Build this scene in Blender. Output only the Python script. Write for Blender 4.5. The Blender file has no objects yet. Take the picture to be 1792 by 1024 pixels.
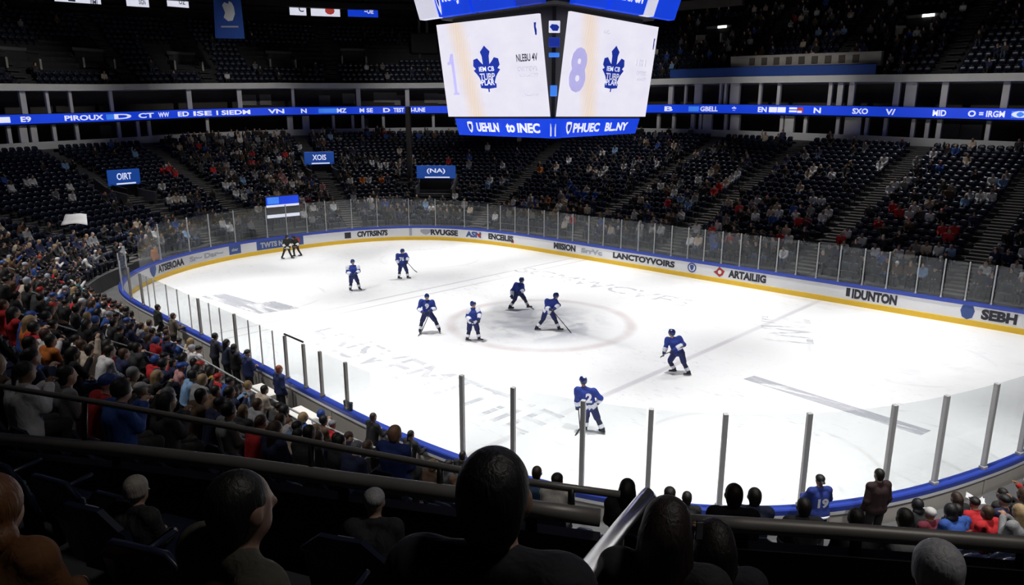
import bpy, math, random
import numpy as np
from mathutils import Matrix, Vector
random.seed(11)
RNG = np.random.default_rng(5)
SC = bpy.context.scene
COL = SC.collection
PI = math.pi

# ------------------------------------------------------------------ camera numbers (solved from the rink's own geometry)
FOC, HOR, CAMZ, YAW = 1253.7552, 205.40195, 9.46980556, -0.795066614
CAM_XY = np.array([22.16204151, -24.33433153])
PITCH = math.atan((512 - HOR) / FOC)
HX = np.array([-math.sin(YAW), -math.cos(YAW)])      # world X axis seen from the camera frame (right, forward)
HY = np.array([math.cos(YAW), -math.sin(YAW)])
RIGHT = np.array([HX[0], HY[0], 0.0])
FLAT = np.array([HX[1], HY[1], 0.0])
FWD = FLAT * math.cos(PITCH) + np.array([0, 0, -math.sin(PITCH)])
UP = FLAT * math.sin(PITCH) + np.array([0, 0, math.cos(PITCH)])
CAM = np.array([CAM_XY[0], CAM_XY[1], CAMZ])

def ray(px, py):
    return RIGHT * (px - 896) / FOC + UP * (512 - py) / FOC + FWD
def at_depth(px, py, z):
    return CAM + ray(px, py) * z
def on_z(px, py, z):
    r = ray(px, py)
    return CAM + r * ((z - CAMZ) / r[2])
def project(P):
    d = np.asarray(P, float) - CAM
    z = d @ FWD
    return 896 + FOC * (d @ RIGHT) / z, 512 - FOC * (d @ UP) / z, z

# ------------------------------------------------------------------ rink outline and the curves offset from it
CP = [(17.6,13.6),(13,13.6),(6,13.6),(0,13.6),(-6,13.6),(-10,13.6),(-14,13.55),(-18,13.05),(-20.6,12.2),(-22.6,10.8),(-24,9),(-25,6.6),(-25.6,3.5),(-25.7,0.5),(-25.5,-2.5),(-24.7,-5.2),(-23.4,-7.8),(-21.6,-10),(-19.7,-11.6),(-17.3,-12.8),(-14.5,-13.35),(-9.6,-13.45),(-3.5,-13.5),(1,-13.55),(4.8,-13.6),(7.4,-13.55),(9.86,-13.3),(11.2,-13.0),(12.65,-12.6),(13.9,-12.0),(14.95,-11.4),(15.9,-10.6),(17.15,-9.1),(18.3,-7.0),(19.0,-5.15),(19.7,-3.0),(20.2,0),(20.5,3),(20.6,6.5),(20.6,10),(20.3,12),(19.3,13.2)]
def catmull(P, n=24):
    P = np.array(P, float); N = len(P); out = []
    for i in range(N):
        p0, p1, p2, p3 = P[i-1], P[i], P[(i+1) % N], P[(i+2) % N]
        tj = lambda a, b, t: t + max(np.linalg.norm(b - a), 1e-6) ** .5
        t0 = 0; t1 = tj(p0, p1, t0); t2 = tj(p1, p2, t1); t3 = tj(p2, p3, t2)
        for t in np.linspace(t1, t2, n, endpoint=False):
            A1 = (t1-t)/(t1-t0)*p0+(t-t0)/(t1-t0)*p1; A2 = (t2-t)/(t2-t1)*p1+(t-t1)/(t2-t1)*p2; A3 = (t3-t)/(t3-t2)*p2+(t-t2)/(t3-t2)*p3
            B1 = (t2-t)/(t2-t0)*A1+(t-t0)/(t2-t0)*A2; B2 = (t3-t)/(t3-t1)*A2+(t-t1)/(t3-t1)*A3
            out.append((t2-t)/(t2-t1)*B1+(t-t1)/(t2-t1)*B2)
    return np.array(out)
def resample(P, step):
    Q = np.vstack([P, P[:1]]); L = np.r_[0, np.cumsum(np.linalg.norm(np.diff(Q, axis=0), axis=1))]
    n = int(round(L[-1] / step)); s = np.linspace(0, L[-1], n, endpoint=False)
    return np.c_[np.interp(s, L, Q[:, 0]), np.interp(s, L, Q[:, 1])]
def smooth(P, it):
    for _ in range(it): P = .25*np.roll(P, 1, 0)+.5*P+.25*np.roll(P, -1, 0)
    return P
OUT = resample(smooth(resample(catmull(CP), .25), 40), .25)
NO = len(OUT); PERIM = NO * .25
TAN = np.roll(OUT, -1, 0) - np.roll(OUT, 1, 0); TAN /= np.linalg.norm(TAN, axis=1)[:, None]
NRM = smooth(np.c_[TAN[:, 1], -TAN[:, 0]], 60); NRM /= np.linalg.norm(NRM, axis=1)[:, None]
def off(s, d):
    """points at arc position s along the boards, d metres outside them, and the outward normals there"""
    s = np.atleast_1d(np.asarray(s, float)); d = np.broadcast_to(np.asarray(d, float), s.shape)
    i = (s / .25) % NO; i0 = np.floor(i).astype(int) % NO; i1 = (i0 + 1) % NO; f = (i - np.floor(i))[:, None]
    n = NRM[i0]*(1-f)+NRM[i1]*f; n /= np.linalg.norm(n, axis=1)[:, None]
    return OUT[i0]*(1-f)+OUT[i1]*f + n*d[:, None], n
def P3(s, d, z):
    p, n = off(s, d); return np.array([p[0, 0], p[0, 1], z])
def normal(s):
    n = off(s, 0)[1][0]; return np.array([n[0], n[1], 0.])
def lerp_tab(x, tab):
    return np.interp(x, [t[0] for t in tab], [t[1] for t in tab])
def wrap(s):   # arc position in -19 .. 110 (far side 0..34, left end 34..65, near side 66..110)
    s = np.asarray(s, float) % PERIM
    return np.where(s > 116, s - PERIM, s)
DZ = [(-14,-1.0),(6,-.62),(12,-.48),(17,-.33),(27,-.1),(33,0),(41,0),(46,-.2),(50,-.5),(53.5,-.8),(57,-1.05),(66,-1.25),(72,-1.3)]
def dz(s): return lerp_tab(wrap(s), DZ)
def near_w(s): # 1 on the near stand, 0 on the far ones
    return lerp_tab(wrap(s), [(-14,0),(60,0),(70,1),(116,1)])
def z_far(s, d): return .9 + .325*(d-2.2) + dz(s)*np.maximum(d-2.2,0)/21.3
def z_near(d): return np.where(d < 10.75, .6+.59*(d-1.8), 6.12+.5*(d-11.0))
def z_floor(s, d):
    w = near_w(s); return (1-w)*z_far(s, d) + w*z_near(d)

# ------------------------------------------------------------------ mesh building
class MB:
    def __init__(s): s.v = []; s.f = []; s.m = []; s.n = 0
    def add(s, v, f, m=0):
        v = np.asarray(v, float).reshape(-1, 3)
        s.v.append(v); k = s.n
        for q in f: s.f.append([i + k for i in q]); s.m.append(m)
        s.n += len(v)
    def box(s, c, size, R=None, m=0, bev=0):
        hx, hy, hz = np.array(size) / 2
        if bev:
            b = min(bev, hx*.9, hy*.9, hz*.9); vs = []; 
            for z, i in ((-hz, b), (-hz+b, 0), (hz-b, 0), (hz, b)):
                x, y = hx-i, hy-i
                vs += [(x-b,-y,z),(x,-y+b,z),(x,y-b,z),(x-b,y,z),(-x+b,y,z),(-x,y-b,z),(-x,-y+b,z),(-x+b,-y,z)]
            fs = [list(range(7,-1,-1)), list(range(24,32))]
            for k in range(3):
                for j in range(8): fs.append([k*8+j, k*8+(j+1)%8, (k+1)*8+(j+1)%8, (k+1)*8+j])
        else:
            vs = [(x,y,z) for z in (-hz,hz) for x,y in ((-hx,-hy),(hx,-hy),(hx,hy),(-hx,hy))]
            fs = [[3,2,1,0],[4,5,6,7],[0,1,5,4],[1,2,6,5],[2,3,7,6],[3,0,4,7]]
        vs = np.array(vs)
        if R is not None: vs = vs @ np.asarray(R).T
        s.add(vs + np.asarray(c), fs, m)
    def tube(s, pts, r, n=8, m=0, caps=True, close=False):
        pts = np.asarray(pts, float); K = len(pts)
        r = np.broadcast_to(np.asarray(r, float), (K,))
        t = np.gradient(pts, axis=0)
        if close: t = np.roll(pts, -1, 0) - np.roll(pts, 1, 0)
        t /= np.linalg.norm(t, axis=1)[:, None] + 1e-12
        ref = np.array([0, 0, 1.]) if abs(t[0][2]) < .9 else np.array([1., 0, 0])
        vs = []
        u = None
        for k in range(K):
            a = ref if u is None else u
            u = a - t[k] * (a @ t[k]); 
            if np.linalg.norm(u) < 1e-6: u = np.cross(t[k], [0.3, .5, .8])
            u = u / np.linalg.norm(u); w = np.cross(t[k], u)
            for j in range(n):
                q = 2*PI*j/n; vs.append(pts[k] + r[k]*(u*math.cos(q) + w*math.sin(q)))
        fs = []
        for k in range(K if close else K-1):
            k2 = (k+1) % K
            for j in range(n): fs.append([k*n+j, k*n+(j+1)%n, k2*n+(j+1)%n, k2*n+j])
        if caps and not close: fs += [list(range(n-1,-1,-1)), [(K-1)*n+j for j in range(n)]]
        s.add(vs, fs, m)
    def prism(s, poly, o, U, V, W, m=0):
        """2-D outline extruded: o + x*U + y*V, thickness vector W"""
        poly = np.asarray(poly, float); o = np.asarray(o, float); U = np.asarray(U, float); V = np.asarray(V, float); W = np.asarray(W, float)
        a = o + poly[:, :1]*U + poly[:, 1:]*V; n = len(poly)
        fs = [list(range(n-1,-1,-1)), list(range(n, 2*n))] + [[j,(j+1)%n,n+(j+1)%n,n+j] for j in range(n)]
        s.add(np.vstack([a, a+W]), fs, m)
    def sweep(s, prof, ss, zf=None, m=0, closed_prof=False):
        """profile of (d, z) carried along the boards' outline"""
        ss = np.asarray(ss, float); cols = []
        for d, z in prof:
            p, _ = off(ss, d); zz = np.full(len(ss), float(z)) if zf is None else z + zf(ss)
            cols.append(np.c_[p, zz])
        K = len(prof); A = len(ss); v = np.stack(cols, 1).reshape(-1, 3); fs = []
        for i in range(A-1):
            for j in range(K if closed_prof else K-1):
                j2 = (j+1) % K
                fs.append([i*K+j, i*K+j2, (i+1)*K+j2, (i+1)*K+j])
        if closed_prof: fs += [list(range(K)), [(A-1)*K+j for j in range(K-1,-1,-1)]]
        s.add(v, fs, m)
    def data(s, name, mats, smooth_shade=False):
        me = bpy.data.meshes.new(name)
        v = np.vstack(s.v) if s.v else np.zeros((0, 3))
        tot = [len(f) for f in s.f]
        me.vertices.add(len(v)); me.vertices.foreach_set('co', v.ravel())
        me.loops.add(sum(tot)); me.polygons.add(len(s.f))
        me.loops.foreach_set('vertex_index', np.concatenate([np.asarray(f) for f in s.f]).astype(np.int32) if s.f else [])
        st = np.r_[0, np.cumsum(tot)[:-1]].astype(np.int32)
        me.polygons.foreach_set('loop_start', st)
        for mt in (mats if isinstance(mats, (list, tuple)) else [mats]): me.materials.append(mt)
        me.polygons.foreach_set('material_index', np.array(s.m, np.int32))
        me.update(calc_edges=True); me.validate()
        me.polygons.foreach_set('use_smooth', np.full(len(me.polygons), smooth_shade)); me.update()
        return me
    def build(s, name, mats, parent=None, smooth_shade=False, loc=None):
        o = bpy.data.objects.new(name, s.data(name, mats, smooth_shade)); COL.objects.link(o)
        if parent is not None: o.parent = parent
        if loc is not None: o.location = loc
        return o
def tag(o, label=None, cat=None, group=None, kind=None):
    if label: o['label'] = label
    if cat: o['category'] = cat
    if group: o['group'] = group
    if kind: o['kind'] = kind
    return o
def empty(name, loc=(0,0,0), rz=0.):
    o = bpy.data.objects.new(name, None); COL.objects.link(o); o.location = loc; o.rotation_euler = (0,0,rz); o.empty_display_size = .1
    return o
KIDS = {}
def copy_tree(o, loc, rz, scale=1.):
    c = o.copy(); COL.objects.link(c); c.location = loc; c.rotation_euler = (0,0,rz); c.scale = (scale,)*3
    kids = []
    for ch in list(o.children):
        k = ch.copy(); COL.objects.link(k); k.parent = c; kids.append(k)
        for g in list(ch.children):
            q = g.copy(); COL.objects.link(q); q.parent = k; kids.append(q)
    return c, kids
def Rz(a): c, s = math.cos(a), math.sin(a); return np.array([[c,-s,0],[s,c,0],[0,0,1]])
ORD = ['front','second','third','fourth','fifth','sixth','seventh','eighth','ninth','tenth','eleventh','twelfth','thirteenth','fourteenth','fifteenth','sixteenth','seventeenth','eighteenth','nineteenth','twentieth','twenty-first','twenty-second','twenty-third','twenty-fourth','twenty-fifth','twenty-sixth','twenty-seventh','twenty-eighth','twenty-ninth','thirtieth']

# ------------------------------------------------------------------ lettering
_txt = {}
def text_geo(body, size=1., bold=0.0):
    """flat triangles of a line of lettering, origin at the middle of its box; returns verts (n,2), faces"""
    k = (body, bold)
    if k not in _txt:
        cu = bpy.data.curves.new('lettering', 'FONT'); cu.body = body; cu.size = 1; cu.offset = bold; cu.resolution_u = 3
        ob = bpy.data.objects.new('lettering', cu); COL.objects.link(ob)
        bpy.context.view_layer.update()
        ev = ob.evaluated_get(bpy.context.evaluated_depsgraph_get()); me = ev.to_mesh()
        v = np.array([x.co[:2] for x in me.vertices]).reshape(-1, 2); f = [list(p.vertices) for p in me.polygons]
        ev.to_mesh_clear(); bpy.data.objects.remove(ob); bpy.data.curves.remove(cu)
        if len(v): v = v - (v.min(0)+v.max(0))/2
        _txt[k] = (v, f)
    v, f = _txt[k]
    return v*size, f
def text_fit(body, w, h, bold=.02):
    v, f = text_geo(body, 1., bold); e = v.max(0)-v.min(0)
    return v*np.array([w/e[0], h/e[1]]), f
def flat_text(mb, body, o, U, V, w, h, m=0, bold=.02):
    v, f = text_fit(body, w, h, bold)
    mb.add(np.asarray(o)+v[:, :1]*np.asarray(U)+v[:, 1:]*np.asarray(V), f, m)
def bent_text(mb, body, s0, s1, zc, h, d, m=0, bold=.02, zf=None):
    """lettering laid along the boards from arc s0 (its left end) to s1"""
    v, f = text_fit(body, abs(s1-s0), h, bold)
    sg = 1 if s1 > s0 else -1
    ss = (s0+s1)/2 + sg*v[:, 0]; p, _ = off(ss, d)
    z = zc+v[:, 1]+(0 if zf is None else zf(ss))
    mb.add(np.c_[p, z], f, m)
def bent_poly(mb, poly, sc, zc, size, d, m=0, zf=None):
    poly = np.asarray(poly, float)*np.asarray(size); ss = sc-poly[:, 0]; p, _ = off(ss, d)
    mb.add(np.c_[p, zc+poly[:, 1]+(0 if zf is None else zf(ss))], [list(range(len(poly)))], m)
def ngon(n, a0=0): return [(math.cos(a0+2*PI*k/n), math.sin(a0+2*PI*k/n)) for k in range(n)]
SHIELD = [(-.8,.9),(0,1),(.8,.9),(.85,.2),(.5,-.6),(0,-1),(-.5,-.6),(-.85,.2)]
_hl = [(.05,-1),(.05,-.86),(.58,-.82),(.60,-.66),(.48,-.60),(.62,-.35),(.78,-.2),(.98,-.05),(.80,.02),(.98,.15),(.92,.42),(.62,.48),(.40,.30),(.24,.20),(.26,.55),(.36,.74),(.16,.88),(0,1)]
LEAF = _hl + [(-x, y) for x, y in _hl[-2::-1]]

# ------------------------------------------------------------------ materials
def mat(name, col, rough=.6, metal=0., emit=0., vary=0., vscale=8., spec=.5, objcol=False, attr=None, coat=0., bump=None):
    m = bpy.data.materials.new(name); m.use_nodes = True; nt = m.node_tree; b = nt.nodes['Principled BSDF']
    b.inputs['Roughness'].default_value = rough; b.inputs['Metallic'].default_value = metal; b.inputs['Specular IOR Level'].default_value = spec
    b.inputs['Base Color'].default_value = (*col, 1)
    if coat: b.inputs['Coat Weight'].default_value = coat
    src = None
    if objcol: src = nt.nodes.new('ShaderNodeObjectInfo').outputs['Color']
    if attr: 
        a = nt.nodes.new('ShaderNodeAttribute'); a.attribute_name = attr; src = a.outputs['Color']
    if vary or src:
        n = nt.nodes.new('ShaderNodeTexNoise'); n.inputs['Scale'].default_value = vscale; n.inputs['Detail'].default_value = 4
        tc = nt.nodes.new('ShaderNodeTexCoord'); nt.links.new(tc.outputs['Object'], n.inputs['Vector'])
        r = nt.nodes.new('ShaderNodeMapRange'); r.inputs['To Min'].default_value = 1-vary; r.inputs['To Max'].default_value = 1+vary
        nt.links.new(n.outputs['Fac'], r.inputs['Value'])
        x = nt.nodes.new('ShaderNodeVectorMath'); x.operation = 'SCALE'
        if src: nt.links.new(src, x.inputs[0])
        else: x.inputs[0].default_value = col
        nt.links.new(r.outputs['Result'], x.inputs['Scale']); nt.links.new(x.outputs['Vector'], b.inputs['Base Color'])
        if emit: nt.links.new(x.outputs['Vector'], b.inputs['Emission Color'])
    if bump:
        bn = nt.nodes.new('ShaderNodeTexNoise'); bn.inputs['Scale'].default_value = bump[1]; bn.inputs['Detail'].default_value = 3; bn.inputs['Distortion'].default_value = .6
        bc = nt.nodes.new('ShaderNodeTexCoord'); bm = nt.nodes.new('ShaderNodeMapping'); bm.inputs['Scale'].default_value = (1,1,bump[2]); nt.links.new(bc.outputs['Object'], bm.inputs[0]); nt.links.new(bm.outputs[0], bn.inputs['Vector'])
        bu = nt.nodes.new('ShaderNodeBump'); bu.inputs['Strength'].default_value = bump[0]; bu.inputs['Distance'].default_value = .02; nt.links.new(bn.outputs['Fac'], bu.inputs['Height']); nt.links.new(bu.outputs[0], b.inputs['Normal'])
    if emit:
        b.inputs['Emission Strength'].default_value = emit
        if not (vary or src): b.inputs['Emission Color'].default_value = (*col, 1)
    return m
M = {}
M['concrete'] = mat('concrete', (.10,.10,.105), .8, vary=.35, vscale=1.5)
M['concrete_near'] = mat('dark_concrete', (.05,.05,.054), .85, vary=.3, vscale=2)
M['step'] = mat('aisle_concrete', (.125,.12,.115), .8, vary=.3, vscale=2)
M['white_wall'] = mat('pale_wall', (.78,.78,.78), .6, vary=.1, vscale=1)
M['pillar'] = mat('pale_column', (.75,.73,.69), .6, vary=.15, vscale=1)
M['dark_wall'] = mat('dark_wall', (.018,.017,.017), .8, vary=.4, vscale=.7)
M['suite_wall'] = mat('suite_wall', (.08,.07,.062), .8, vary=.5, vscale=.5)
M['black'] = mat('black_paint', (.008,.008,.009), .6, vary=.2)
M['grey_metal'] = mat('grey_metal', (.50,.50,.51), .45, .1, vary=.1)
M['post_metal'] = mat('aluminium', (.42,.43,.44), .35, .3, vary=.08)
M['dark_metal'] = mat('dark_metal', (.045,.043,.042), .38, .5, vary=.2)
M['rail_metal'] = mat('rail_metal', (.26,.245,.23), .45, .3, vary=.25, vscale=4)
M['chrome'] = mat('polished_rail', (.72,.72,.74), .22, .9, vary=.08)
M['board_white'] = mat('board_white', (.88,.88,.90), .35, vary=.03, vscale=1)
M['board_grey'] = mat('board_outer_grey', (.50,.47,.43), .55, vary=.12, vscale=2)
M['yellow'] = mat('kick_yellow', (.92,.58,.03), .4, vary=.06, vscale=2)
M['cap_blue'] = mat('cap_blue', (.035,.07,.42), .35, vary=.08, vscale=2)
M['ad_black'] = mat('ad_black', (.02,.022,.035), .5, vary=.1)
M['ad_blue'] = mat('ad_blue', (.04,.09,.30), .5, vary=.1)
M['ad_red'] = mat('ad_red', (.42,.03,.02), .5, vary=.1)
M['ad_grey'] = mat('ad_grey', (.42,.44,.50), .5, vary=.1)
M['ad_white'] = mat('ad_white', (.8,.8,.8), .5, vary=.05)
M['seat_navy'] = mat('seat_plastic', (.012,.016,.036), .32, vary=.2, vscale=3, spec=.5)
M['seat_plate'] = mat('seat_plate', (.30,.34,.42), .4, .2, vary=.1)
M['cloth'] = mat('cloth_tint', (.1,.1,.1), .85, objcol=True, vary=.25, vscale=9, bump=(.9,11,.6))
M['skin_t'] = mat('skin_tint', (.4,.25,.18), .55, objcol=True, vary=.1, vscale=12)
M['hair_t'] = mat('hair_tint', (.02,.015,.01), .55, objcol=True, vary=.4, vscale=40, bump=(.35,60,.15))
M['skin'] = mat('skin', (.46,.27,.19), .55, vary=.08, vscale=12)
M['hair_dark'] = mat('hair_dark', (.012,.009,.007), .5, vary=.4, vscale=30)
M['hair_brown'] = mat('hair_brown', (.06,.03,.015), .5, vary=.4, vscale=30)
M['hair_fair'] = mat('hair_fair', (.35,.24,.12), .5, vary=.3, vscale=30)
M['cap_white'] = mat('cap_white', (.7,.7,.7), .7, vary=.1)
M['trousers'] = mat('trousers', (.02,.024,.04), .85, vary=.3)
M['shoe'] = mat('shoe', (.02,.02,.02), .6, vary=.3)
M['jersey_blue'] = mat('jersey_blue', (.009,.032,.25), .75, vary=.25, vscale=7, bump=(.9,8,.7))
M['jersey_navy'] = mat('jersey_navy', (.008,.016,.10), .75, vary=.25, vscale=7, bump=(.9,8,.7))
M['jersey_white'] = mat('jersey_white', (.78,.80,.88), .75, vary=.08, vscale=7)
M['pants_blue'] = mat('pants_blue', (.006,.013,.10), .7, vary=.2)
M['sock_dark'] = mat('sock_dark', (.012,.016,.05), .8, vary=.2)
M['glove'] = mat('glove_leather', (.012,.016,.045), .6, vary=.2)
M['helmet'] = mat('helmet_shell', (.010,.025,.13), .25, vary=.08)
M['skate'] = mat('skate_leather', (.012,.012,.014), .4, vary=.15)
M['steel'] = mat('blade_steel', (.6,.6,.62), .25, .8, vary=.05)
M['stick'] = mat('stick_shaft', (.03,.03,.035), .45, vary=.2)
M['visor'] = mat('visor', (.15,.18,.22), .1, vary=.05)
M['ref_stripe'] = mat('referee_white', (.75,.75,.75), .7, vary=.05)
M['ref_black'] = mat('referee_black', (.01,.01,.01), .75, vary=.2)
M['maroon'] = mat('maroon_trim', (.16,.02,.03), .7, vary=.2)
M['banner_blue'] = mat('banner_blue', (.02,.075,.36), .7, vary=.15, vscale=1)
M['sign_blue'] = mat('sign_lit_blue', (.02,.12,.62), .4, emit=.30, vary=.12, vscale=1.5)
M['led_blue'] = mat('led_blue', (.006,.045,.60), .4, emit=.85, vary=.25, vscale=.5)
M['led_cyan'] = mat('led_cyan', (.05,.22,.85), .4, emit=.8, vary=.3, vscale=1)
M['led_white'] = mat('led_white', (.80,.82,.95), .4, emit=.8, vary=.12, vscale=2)
M['led_red'] = mat('led_red', (.45,.05,.04), .4, emit=.7, vary=.1)
M['led_navy'] = mat('led_navy', (.012,.03,.30), .4, emit=.8, vary=.15)
M['led_lilac'] = mat('led_lilac', (.42,.40,.72), .4, emit=.9, vary=.06, vscale=3)
M['led_grey'] = mat('led_grey', (.56,.56,.66), .4, emit=.9, vary=.1, vscale=3)
M['led_dark'] = mat('led_dark', (.03,.03,.06), .4, emit=.5, vary=.1)
M['lamp'] = mat('lamp_glow', (1,.97,.9), .4, emit=3.)
M['beige'] = mat('beige_panel', (.36,.34,.31), .7, vary=.25, vscale=1.2)
M['table_white'] = mat('table_white', (.80,.78,.74), .45, vary=.05)
M['ice_print'] = None
M['paper'] = mat('white_cloth', (.75,.74,.76), .8, vary=.12, vscale=3)
M['crowd'] = mat('crowd_cloth', (.1,.1,.1), .8, attr='Col', vary=.1, vscale=4)

def glass_mat():
    m = bpy.data.materials.new('rink_glass'); m.use_nodes = True; nt = m.node_tree; nt.nodes.clear()
    o = nt.nodes.new('ShaderNodeOutputMaterial'); t = nt.nodes.new('ShaderNodeBsdfTransparent'); g = nt.nodes.new('ShaderNodeBsdfGlossy')
    d = nt.nodes.new('ShaderNodeBsdfDiffuse'); mx = nt.nodes.new('ShaderNodeMixShader'); m2 = nt.nodes.new('ShaderNodeMixShader')
    lw = nt.nodes.new('ShaderNodeLayerWeight'); lw.inputs['Blend'].default_value = .5; pw = nt.nodes.new('ShaderNodeMath'); pw.operation = 'POWER'; pw.inputs[1].default_value = 4.; nt.links.new(lw.outputs['Facing'], pw.inputs[0]); sc_ = nt.nodes.new('ShaderNodeMath'); sc_.operation = 'MULTIPLY_ADD'; sc_.inputs[1].default_value = .45; sc_.inputs[2].default_value = .022; nt.links.new(pw.outputs[0], sc_.inputs[0])
    n = nt.nodes.new('ShaderNodeTexNoise'); n.inputs['Scale'].default_value = 1.3; n.inputs['Detail'].default_value = 6
    r = nt.nodes.new('ShaderNodeMapRange'); r.inputs['To Min'].default_value = .008; r.inputs['To Max'].default_value = .04
    nt.links.new(n.outputs['Fac'], r.inputs['Value'])
    t.inputs['Color'].default_value = (.94,.955,.955,1); g.inputs['Roughness'].default_value = .08; g.inputs['Color'].default_value = (.9,.92,.95,1)
    d.inputs['Color'].default_value = (.7,.72,.75,1)
    nt.links.new(sc_.outputs[0], mx.inputs[0]); nt.links.new(t.outputs[0], mx.inputs[1]); nt.links.new(g.outputs[0], mx.inputs[2])
    nt.links.new(r.outputs['Result'], m2.inputs[0]); nt.links.new(mx.outputs[0], m2.inputs[1]); nt.links.new(d.outputs[0], m2.inputs[2])
    nt.links.new(m2.outputs[0], o.inputs['Surface'])
    return m
M['glass'] = glass_mat()

class NT:
    """tiny helper that writes shader maths"""
    def __init__(s, m): s.nt = m.node_tree
    def math(s, op, a, b=0., clamp=False):
        n = s.nt.nodes.new('ShaderNodeMath'); n.operation = op; n.use_clamp = clamp
        for i, x in enumerate((a, b)):
            if isinstance(x, (int, float)): n.inputs[i].default_value = x
            else: s.nt.links.new(x, n.inputs[i])
        return n.outputs[0]
    def band(s, x, c, w, soft=.05):   # 1 where |x-c| < w
        d = s.math('ABSOLUTE', s.math('SUBTRACT', x, c))
        return s.math('MULTIPLY', s.math('SUBTRACT', w+soft, d), 1/(2*soft), True)
def ice_mat():
    m = bpy.data.materials.new('ice'); m.use_nodes = True; h = NT(m); nt = m.node_tree; b = nt.nodes['Principled BSDF']
    tc = nt.nodes.new('ShaderNodeTexCoord'); sp = nt.nodes.new('ShaderNodeSeparateXYZ'); nt.links.new(tc.outputs['Object'], sp.inputs[0])
    X, Y = sp.outputs[0], sp.outputs[1]
    def noise(scale, detail=4, sx=1, sy=1, rot=0, dist=0.):
        mp = nt.nodes.new('ShaderNodeMapping'); mp.inputs['Scale'].default_value = (sx, sy, 1); mp.inputs['Rotation'].default_value = (0,0,rot)
        nt.links.new(tc.outputs['Object'], mp.inputs[0]); n = nt.nodes.new('ShaderNodeTexNoise'); n.inputs['Scale'].default_value = scale; n.inputs['Detail'].default_value = detail
        n.inputs['Distortion'].default_value = dist
        nt.links.new(mp.outputs[0], n.inputs['Vector']); return n.outputs['Fac']
    def ramp(x, lo, hi): 
        r = nt.nodes.new('ShaderNodeMapRange'); r.inputs['From Min'].default_value = lo; r.inputs['From Max'].default_value = hi; nt.links.new(x, r.inputs['Value']); return r.outputs['Result']
    big = noise(.22, 5, dist=.6); fine = noise(1.6, 6, 1, 3.5, .5, 1.2); fin2 = noise(2.2, 6, 1, 4, -1.1, 1.5)
    col = [(.93,.935,.95)]
    def R(cx, cy): 
        dx = h.math('SUBTRACT', X, cx); dy = h.math('SUBTRACT', Y, cy)
        return h.math('SQRT', h.math('ADD', h.math('MULTIPLY', dx, dx), h.math('MULTIPLY', dy, dy)))
    cur = None
    def layer(fac, c):
        nonlocal cur
        n = nt.nodes.new('ShaderNodeMix'); n.data_type = 'RGBA'; nt.links.new(fac, n.inputs[0])
        if cur is None: n.inputs[6].default_value = (.90,.91,.925,1)
        else: nt.links.new(cur, n.inputs[6])
        n.inputs[7].default_value = (*c, 1); cur = n.outputs[2]
    # worn patches and skate scratches
    layer(h.math('MULTIPLY', ramp(big, .50, .75), .5), (.76,.77,.80))
    layer(h.math('MULTIPLY', ramp(fine, .60, .74), h.math('MULTIPLY', ramp(big, .42, .62), .8)), (.58,.59,.64))
    layer(h.math('MULTIPLY', ramp(fin2, .62, .74), h.math('MULTIPLY', ramp(noise(.15, 3), .45, .6), .7)), (.58,.60,.65))
    # centre ring and worn centre crest
    rc = R(.2, 0)
    layer(h.math('MULTIPLY', h.band(rc, 4.25, .24, .14), h.math('MULTIPLY', ramp(noise(.6, 4), .2, .6), .85)), (.70,.64,.645))
    crest = h.math('MULTIPLY', h.math('MULTIPLY', h.math('SUBTRACT', 3.5, rc), .7, True), ramp(noise(.7, 6, 1, 1, 0, 1.0), .40, .58))
    layer(h.math('MULTIPLY', crest, .9), (.52,.54,.60))
    # blue lines, worn: the far one shows as two edges, the near one as a solid band
    for cx, w, f in ((-9.0,.07,1.), (-7.95,.07,.9), (8.0,.13,.7)):
        brk = ramp(noise(.16, 2, 1, 1, cx), .30, .5)
        layer(h.math('MULTIPLY', h.math('MULTIPLY', h.band(X, cx, w, .05), brk), f), (.58,.56,.60))
    # face-off circles
    for cx, cy in ((14,-6.2),(14,6.5),(-16,6.5),(-14,-7)):
        r = R(cx, cy)
        layer(h.math('MULTIPLY', h.math('MULTIPLY', h.band(r, 3.4, .07, .06), ramp(noise(.35, 3, 1, 1, cy), .4, .6)), .45), (.60,.58,.60))
        layer(h.math('MULTIPLY', h.math('MULTIPLY', h.math('SUBTRACT', 3.2, r), .5, True), h.math('MULTIPLY', ramp(noise(.8, 5, 1, 1, cx, 1.5), .50, .66), .5)), (.66,.67,.71))
    nt.links.new(cur, b.inputs['Base Color']); b.inputs['Roughness'].default_value = .32; b.inputs['Specular IOR Level'].default_value = .35
    return m
M['ice'] = ice_mat()
def print_mat():
    m = bpy.data.materials.new('worn_ice_print'); m.use_nodes = True; nt = m.node_tree; b = nt.nodes['Principled BSDF']; b.inputs['Base Color'].default_value = (.60,.61,.67,1); b.inputs['Roughness'].default_value = .35
    tc = nt.nodes.new('ShaderNodeTexCoord'); mp = nt.nodes.new('ShaderNodeMapping'); mp.inputs['Scale'].default_value = (.35,1.6,1); nt.links.new(tc.outputs['Object'], mp.inputs[0])
    n = nt.nodes.new('ShaderNodeTexNoise'); n.inputs['Scale'].default_value = 1.1; n.inputs['Detail'].default_value = 5; n.inputs['Distortion'].default_value = .8; nt.links.new(mp.outputs[0], n.inputs['Vector'])
    r = nt.nodes.new('ShaderNodeMapRange'); r.inputs['From Min'].default_value = .36; r.inputs['From Max'].default_value = .64; r.inputs['To Max'].default_value = .62; nt.links.new(n.outputs['Fac'], r.inputs['Value']); nt.links.new(r.outputs['Result'], b.inputs['Alpha'])
    return m
M['ice_print'] = print_mat()
M['deck_dark'] = mat('deck_dark', (.03,.03,.032), .85, vary=.4, vscale=1.5)

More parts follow.
